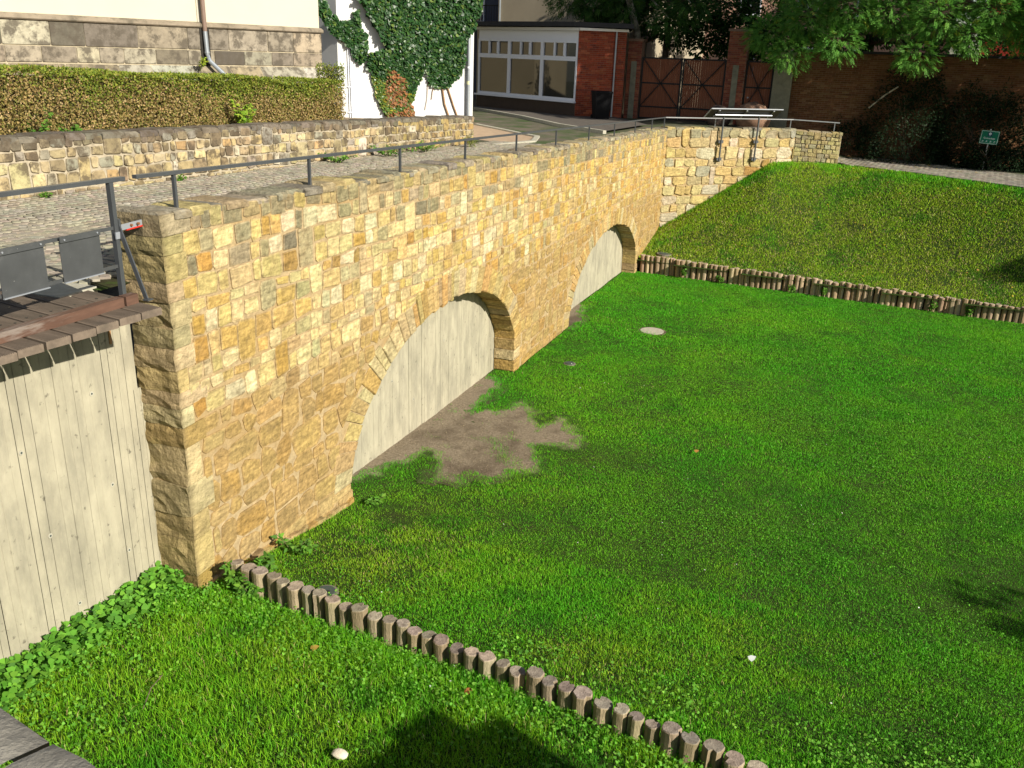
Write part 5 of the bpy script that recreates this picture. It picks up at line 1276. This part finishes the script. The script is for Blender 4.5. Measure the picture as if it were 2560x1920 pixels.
tree('garden_tree', 'dark tree at the right end of the garden wall under the red house', (46.5, -8, 2.2), [(0, 0, 0), (0, .1, 3), (.1, 0, 6)], .2,
     [(45.5, -6.6, 6.6, 1.6), (45.5, -9, 7.2, 1.8), (46, -8, 9.4, 2.0), (45.6, -11.5, 7.0, 1.8)], 6000, ASHD, 205, (.16, .26), simple=True)
# unseen tree added on the right, crown shaped to shade the shop street
SHADE = [(4, .05, .12, .02), (2, .07, .15, .025)]
tree('shade_tree', 'unseen tall tree added on the right above the path to shade the shop', (38.5, -9.0, 1.9), [(0, 0, -.3), (-.3, .3, 4), (-1.2, 1.2, 8), (-2.8, 3, 10.5)], .3,
     [(35.2, -.6, 13.6, 1.7), (34.6, -2.6, 13.4, 1.8), (34.0, -4.8, 13.2, 1.8), (33.2, -7.0, 13.0, 1.8), (33.2, -3.0, 14.8, 1.8), (34.6, -.8, 15.2, 1.6), (32.4, -5.6, 12.2, 1.5), (33.6, -8.6, 14.4, 1.8), (36.4, -1.5, 14.6, 1.6), (35.5, -6.2, 15, 1.8)], 8200, SHADE, 301, (.3, .46), simple=True)
tree('young_tree', 'young tree right of the lawn whose shadow touches the lawn edge', (6.4, -12.7, .6), [(0, 0, -.3), (0, 0, 1.5), (0, .2, 3)], .08,
     [(6.6, -12.5, 4.4, .42), (6.4, -13.0, 4.7, .6), (6.9, -13.3, 4.9, .7)], 900, SHADE, 303, (.12, .2), simple=True)
tree('young_tree', 'young tree right of the bank whose shadow touches the bank', (26.6, -16.2, 1.0), [(0, 0, -.3), (0, .1, 2), (0, .3, 4)], .08,
     [(26.5, -15.3, 5.0, .4), (26.9, -16.2, 5.6, .7), (26.2, -16.6, 5.9, .7)], 900, SHADE, 304, (.12, .2), simple=True)
tree('side_street_tree', 'small tree in the side street behind the white house', (33.5, 18.5, 2.95), [(0, 0, 0), (.1, 0, 1.5), (0, .1, 3)], .12,
     [(33.2, 18.2, 5.6, 1.0), (34.0, 18.9, 6.0, 1.0), (33.5, 18.6, 7, 1.1)], 1500, SHADE, 302, (.14, .24), simple=True)

def shrub(name, label, c, rad, n, pal, seed, leaf=(.07, .13), m=None):
    rg = np.random.default_rng(seed); c = np.asarray(c, float); t = thing(name, c, label, 'shrub')
    d = unit(rg.normal(0, 1, (n, 3))); d[:, 2] = np.abs(d[:, 2]) * 1.0
    rr = (.55 + .45 * rg.random(n) ** .5) * (1 + .3 * vnoise(d[:, 0]*3 + c[0], d[:, 1]*3 + d[:, 2]*3, 1.2, seed % 7))
    P = c + d * rr[:, None] * np.asarray(rad); P[:, 2] = np.maximum(P[:, 2], c[2] + .05)
    D = d * [1, 1, .3] + rg.normal(0, .6, (n, 3)) + [0, 0, -.2]; Nn = d + rg.normal(0, .5, (n, 3)) + [0, 0, .6]; L = rg.uniform(*leaf, n)
    V, F, k = leaf_mesh(P, D, Nn, L, L*.5); fast('foliage', V, F, m or M_LEAF, t, col=np.repeat(choose(n, pal, rg, .25), k, 0), origin=c)
    mb = MB()
    for q in range(7):
        a = rg.uniform(0, 2*math.pi); mb.tube([c, c + np.array([math.cos(a)*rad[0]*.3, math.sin(a)*rad[1]*.3, rad[2]*.4]), c + np.array([math.cos(a)*rad[0]*.7, math.sin(a)*rad[1]*.7, rad[2]*.75])], [.03, .02, .008], 5)
    mb.build('stems', M_BARK, t, origin=c)
DARKG = [(4, .012, .028, .010), (2, .018, .038, .013), (1, .028, .042, .02)]
shrub('shrub', 'dark evergreen shrub against the garden wall, left of the path', (40.0, -2.7, 1.9), (1.3, 1.7, 3.3), 13000, DARKG, 401)
shrub('shrub', 'dark shrub behind the green sign beside the path', (40.0, -5.4, 1.9), (1.3, 1.9, 2.9), 12500, DARKG, 402)
shrub('shrub', 'low dark shrub right of the green sign at the path edge', (39.3, -8.3, 1.9), (1.2, 1.6, 1.5), 8000, DARKG, 403)
shrub('shrub', 'low dark ground cover in front of the green sign', (38.7, -5.7, 1.9), (.5, 1.3, .95), 3500, DARKG, 405)
shrub('shrub', 'ragged shrub at the foot of the garden wall behind the wing wall end', (40.4, -.4, 2.2), (.7, 1.1, 1.2), 3500, DARKG, 404)
MB().tube([(39.6, -.9, 4.1), (39.5, -2.2, 5.0)], .035, 6).build('x', M_BARK_PALE) if False else None
o = MB().tube([(39.3, -1.0, 3.9), (39.3, -1.5, 4.4), (39.25, -1.95, 4.75)], .03, 6).build('bare_branch', M_BARK_PALE); tag(o, 'bare pale branch sticking up out of the dark shrubs', 'branch')

# ------------------------------------------------------------------ grass
def in_view(P, mx=420):
    q = proj(P); return (q[:, 2] > .3) & (q[:, 0] > -mx) & (q[:, 0] < 2560 + mx) & (q[:, 1] > -mx) & (q[:, 1] < 1920 + mx)
def blades(P, hgt, wid, lean, rng, seg2=True):
    n = len(P); a = rng.uniform(0, 2*math.pi, n); b = rng.uniform(0, 2*math.pi, n)
    S = np.stack([np.cos(a), np.sin(a), 0*a], 1) * (wid * .5)[:, None]
    Ld = np.stack([np.cos(b), np.sin(b), 0*b], 1) * (hgt * lean)[:, None]; H = np.stack([0*a, 0*a, hgt * np.sqrt(np.maximum(.15, 1 - lean**2))], 1)
    if seg2:
        V = np.stack([P - S, P + S, P - S*.8 + Ld*.3 + H*.6, P + S*.8 + Ld*.3 + H*.6, P + Ld + H], 1); k = 5
        q = np.arange(n)[:, None] * 5; F = np.concatenate([q + np.array([[0, 1, 3]]), q + np.array([[0, 3, 2]]), q + np.array([[2, 3, 4]])])
    else:
        V = np.stack([P - S, P + S, P + Ld + H], 1); k = 3; F = np.arange(n)[:, None] * 3 + np.array([[0, 1, 2]])
    return V.reshape(-1, 3), F, k
LUSH = np.array([.082, .400, .012]); MID = np.array([.140, .440, .014]); YEL = np.array([.36, .48, .026]); DRY = np.array([.50, .41, .17]); DEEP = np.array([.044, .235, .010])
def turf_color(X, Y, rng, yellow):
    n = len(X); p = vnoise(X, Y, .45, 2) * .6 + vnoise(X, Y, 1.3, 3) * .5; q = vnoise(X, Y, .55, 6) * .55 + vnoise(X, Y, 1.9, 7) * .4 + vnoise(X, Y, 5.5, 8) * .35
    C = MID[None] + (LUSH - MID)[None] * sstep(p * .9 + .5)[:, None]
    C = C + (YEL - C) * np.clip(yellow + q * .42 + rng.normal(0, .2, n), 0, 1)[:, None] * .85
    C = C + (DEEP - C) * (sstep((-q - .15) * 2) * .6)[:, None]
    d = rng.random(n) < (.012 + .2 * np.clip(yellow - .25, 0, 1)); C[d] = DRY * rng.uniform(.7, 1.2, (d.sum(), 1))
    return np.clip(C * (1 + rng.uniform(-.45, .4, (n, 1))), .004, .6)
rng = np.random.default_rng(500)
def yellow_lawn(X, Y):
    near = sstep((6.6 - X) / .8) * .42
    pier = np.exp(-(((X - 8.6) / 2.0) ** 2 + ((Y - 4.6) / 1.3) ** 2)) * .8
    pt = np.exp(-(((X - 7.1) / .8) ** 2 + ((Y - 1.6) / .8) ** 2)) * .75 + np.exp(-(((X - 8.6) / 1.6) ** 2 + ((Y + .2) / 1.2) ** 2)) * .45
    rimm = np.exp(-(((X - 11.6) / 1.6) ** 2 + ((Y - 3.6) / .9) ** 2)) * .3
    return -.12 + near + pier + pt + rimm
def sample(x0, x1, y0, y1, dens):
    n = int((x1 - x0) * (y1 - y0) * dens); return rng.uniform(x0, x1, n), rng.uniform(y0, y1, n)
gV = []; gF = []; gC = []; off = 0
for (x0, x1, dens, hl, hh, wl, wh, s2) in ((1.2, 6.6, 5600, .04, .10, .0045, .0075, True), (6.6, 9.5, 4800, .028, .058, .0045, .007, True), (9.5, 14, 4400, .022, .046, .006, .009, False), (14, 20, 3600, .022, .045, .009, .013, False), (20, 30.2, 2200, .025, .05, .013, .019, False)):
    X, Y = sample(x0, x1, -9 if x0 > 9 else -5, 6.2, dens)
    d = np.where(X < XA, 6.23, np.where((np.abs(X - 13.5) < 3.45) | (np.abs(X - 25.28) < 4.0), 6.2, 5.77))
    sm = soil_mask(X, Y); ok = (Y < d) & (X < logline(Y) - .05) & (rng.random(len(X)) > sstep((sm + .02) / .06) * (.999 - 1.1 * np.clip(vnoise(X, Y, 3.7, 78) - .42, 0, .6)))
    P = np.stack([X, Y, gz(X, Y) - .004], 1); ok &= in_view(P)
    # worn, thinner turf by the pier
    ok &= rng.random(len(X)) > np.clip(yellow_lawn(X, Y) - .25 + .4 * vnoise(X, Y, 2.2, 12), 0, .75)
    P = P[ok]; X, Y = X[ok], Y[ok]
    hN = rng.uniform(hl, hh, len(P)) * (1 + .35 * vnoise(X, Y, 1.1, 5) + .25 * vnoise(X, Y, 4.5, 15)) * (1 + .5 * np.exp(-((sm[ok] + .06) / .12) ** 2)); edge = np.exp(-((X - (6.9 - (5.7 - Y) * .2)) / .35) ** 2); hN *= 1 + .5 * edge * (Y < 5.7)
    V, F, k = blades(P, hN, rng.uniform(wl, wh, len(P)), rng.uniform(.15, .95, len(P)), rng, s2)
    C = turf_color(X, Y, rng, yellow_lawn(X, Y)); gV.append(V); gF.append(F + off); gC.append(np.repeat(C, k, 0)); off += len(V)
tag(fast('lawn_grass', np.concatenate(gV), np.concatenate(gF), M_GRASS, col=np.concatenate(gC)), 'short bright green lawn grass on the moat floor', 'grass', kind='stuff')

X, Y = sample(22, 37.5, -11, 6, 1400)
ok = (X > logline(Y) + .12) & (wing_side(X, Y) < -.02) & (X < bank_top_x(Y) + .12)
P = np.stack([X, Y, gz(X, Y) - .004], 1); ok &= in_view(P); pn = vnoise(X, Y, 1.1, 21) * .6 + vnoise(X, Y, 3.2, 22) * .4
ok &= rng.random(len(X)) > np.clip((pn - .05) * 1.1 - .3 * sstep((X - bank_top_x(Y) + 2) / 1.5), 0, .72)
P, X, Y, pn = P[ok], X[ok], Y[ok], pn[ok]; n = len(P)
tt = (X - logline(Y)) / (bank_top_x(Y) - logline(Y))
V, F, k = blades(P, rng.uniform(.03, .085, n) * (1 + .6 * (tt > .9)), rng.uniform(.018, .030, n), rng.uniform(.2, .95, n), rng, False)
C = turf_color(X, Y, rng, .95 + .6 * pn - .55 * sstep((tt - .82) / .12) + .1 * np.sin(tt * 6))
tag(fast('bank_grass', V, F, M_GRASS, col=np.repeat(C, k, 0)), 'rough yellowish grass on the bank below the wing wall', 'grass', kind='stuff')

# clover and other small flat leaves between the blades
def ground_leaves(name, label, x0, x1, y0, y1, dens, size, zlo, zhi, pal, keep, shape='kite', wid=.85, upn=1.0):
    X, Y = sample(x0, x1, y0, y1, dens); ok = keep(X, Y); P = np.stack([X, Y, gz(X, Y) + rng.uniform(zlo, zhi, len(X))], 1); ok &= in_view(P, 250); P = P[ok]; n = len(P)
    D = rng.normal(0, 1, (n, 3)) * [1, 1, .3]; Nn = rng.normal(0, .4, (n, 3)) + [-.1, -.25, upn]; L = rng.uniform(*size, n)
    V, F, k = leaf_mesh(P, D, Nn, L, L*wid, shape); tag(fast(name, V, F, M_LEAF, col=np.repeat(choose(n, pal, rng, .22), k, 0)), label, 'ground cover', kind='stuff')
CL = [(3, .075, .26, .016), (2, .10, .30, .02), (1, .05, .18, .012)]
ground_leaves('clover', 'small clover leaves through the open lawn', 7, 29, -8, 5.6, 650, (.014, .030), .02, .05, CL, lambda X, Y: (soil_mask(X, Y) < -.12) & (X < logline(Y) - .1) & (vnoise(X, Y, .5, 31) + .35 * vnoise(X, Y, 1.9, 32) + (2.5 - Y) * .06 > rng.random(len(X)) * 1.1))
ground_leaves('ground_ivy', 'broad-leaved weeds in the foreground grass and along the concrete wall', 2, 7.2, -2, 6.24, 1900, (.014, .036), .03, .11, [(3, .13, .33, .035), (2, .18, .38, .04), (1, .08, .23, .025)],
              lambda X, Y: (rng.random(len(X)) < np.clip(.04 + .8 * sstep((Y - 5.6) / .5) * (X < 6.75) + .28 * np.clip(vnoise(X, Y, 1.3, 41), 0, 1) + .35 * np.exp(-((X - (5.9 + Y * .12)) / .25) ** 2), 0, 1)) & ((X < 6.62) | (Y < 5.7)), 'lobed', .95)
ground_leaves('ivy_drift', 'thick mound of leaves heaped along the foot of the concrete wall', 3.4, 6.66, 5.86, 6.24, 2600, (.04, .08), .04, .24, [(3, .11, .29, .03), (2, .15, .35, .035), (1, .07, .19, .025)], lambda X, Y: rng.random(len(X)) < .35 + .65 * sstep((Y - 5.9) / .25), 'lobed', .95, .7)
ground_leaves('fallen_leaves', 'small yellow fallen leaves scattered on the bank', 24, 37, -9, 5.5, 2.5, (.04, .08), .03, .07, [(3, .45, .32, .03), (1, .40, .20, .06)], lambda X, Y: (X > logline(Y) + .3) & (wing_side(X, Y) < -.1) & (X < bank_top_x(Y)))
ground_leaves('daisies', 'tiny white daisies dotted over the lawn', 3, 18, -4, 5.5, .5, (.016, .026), .06, .1, [(1, .75, .75, .7)], lambda X, Y: soil_mask(X, Y) < -.2)
ground_leaves('soil_crumbs', 'dry stems and crumbs on the bare soil', 9.5, 17, 2.8, 6.2, 260, (.008, .035), .01, .02, [(2, .30, .24, .15), (1, .12, .085, .05), (1, .4, .33, .2)], lambda X, Y: soil_mask(X, Y) > .0, 'kite', .3)
X, Y = np.array([37.5]), np.array([-3.])
n = 260; pc = rng.uniform(0, 1, (n, 2)); XX = 36.9 + pc[:, 0] * 4; YY = -6 + pc[:, 1] * 6.3
P = np.stack([XX, YY, upz(XX, YY) + .025], 1); P = P[XX > bank_top_x(YY) + .3]; n = len(P); L = rng.uniform(.05, .09, n)
V, F, k = leaf_mesh(P, rng.normal(0, 1, (n, 3)) * [1, 1, .1], rng.normal(0, .2, (n, 3)) + [0, 0, 1], L, L*.5)
tag(fast('path_leaves', V, F, M_LEAF, col=np.repeat(choose(n, [(2, .42, .33, .05), (1, .32, .2, .06)], rng), k, 0)), 'yellow leaves fallen on the paver path', 'fallen leaves', kind='stuff')
for i, (x, y, c, lb) in enumerate(((14.07, 1.49, (.45, .22, .06), 'single orange leaf lying on the lawn beyond the bare soil'), (6.09, 4.03, (.42, .27, .06), 'curled tan leaf in the foreground grass left of the logs'), (6.06, 2.42, (.40, .14, .05), 'reddish leaf in the foreground grass near the logs'), (7.98, .06, (.7, .72, .7), 'white feather lying on the lawn'))):
    P = np.array([[x, y, float(gz(x, y)) + .07]]); V, F, k = leaf_mesh(P, np.array([[.6, -.7, .15]]), np.array([[-.2, -.2, 1.]]), .09, .07, 'lobed')
    tag(fast('fallen_leaf' if i < 3 else 'feather', V, F, M_LEAF, col=np.repeat(np.array([c]), k, 0)), lb, 'leaf' if i < 3 else 'feather')
o = MB().tube([(5.22, 5.03, float(gz(5.22, 5.03)) + .07), (5.02, 4.98, float(gz(5.02, 4.98)) + .085), (4.79, 4.87, float(gz(4.79, 4.87)) + .06)], .005, 5).build('twig', M_BARK); tag(o, 'thin brown twig lying in the foreground grass', 'twig')

# weeds along walls and logs
WEED = [(3, .09, .22, .025), (2, .13, .27, .03), (1, .06, .15, .02)]
spots = [((17.4, 10.15), .2, .5, 'bushy weed at the parapet foot, left of the pair'), ((19.4, 9.95), .28, .75, 'bushy weed at the parapet foot, in the middle'), ((21.2, 9.8), .32, .9, 'large bushy weed at the parapet foot near the white house'), ((12.9, 10.65), .12, .12, 'small weed in the parapet foot behind the first rail post'), ((10.2, 10.9), .10, .14, 'small weed at the parapet foot near the left edge')]
for i, ((x, y), h, sp_, lb) in enumerate(spots): sapling('weed', (x, y, float(rz(x))), h, sp_, 420 if sp_ > .3 else 70, lb, 'weed', WEED, 600 + i, (.04, .08), .45)
sapling('grass_tuft', (23.3, 9.4, float(rz(23.3))), .34, .2, 160, 'tall grass tuft at the end of the parapet', 'weed', [(1, .14, .18, .04), (1, .2, .2, .06)], 620, (.1, .2), .12)
lw = [(2.9, .35, 'second clump of green weed on the far log row'), (4.1, .5, 'leafy weed climbing the far logs nearest the bridge'), (-.35, .5, 'leafy weed in the middle of the far log row'), (.6, .3, 'pale weed at the foot of the far logs'), (-3.4, .4, 'weed at the foot of the far logs towards the right'), (-4.4, .35, 'rightmost weed at the foot of the far logs')]
for i, (y, h, lb) in enumerate(lw): sapling('weed', (float(logline(y)) - .16, y, float(gz(float(logline(y)) - .3, y))), h, .16, 90, lb, 'weed', WEED, 640 + i, (.05, .09), .6)
cw_ = [((7.3, 5.5), .16, .35, 'leafy weed between the pier and the first logs'), ((8.0, 5.45), .18, .3, 'large-leaved weed at the pier foot beyond the logs'), ((6.84, 5.48), .34, .2, 'small bush at the start of the near log row'), ((6.78, 5.2), .26, .16, 'low weed over the first logs of the near row'), ((10.1, 5.5), .14, .2, 'grass clump at the right foot of the first pier')]
for i, ((x, y), h, sp_, lb) in enumerate(cw_): sapling('weed', (x, y, float(gz(x, y))), h, sp_, 170, lb, 'weed', WEED, 660 + i, (.04, .09), .55)
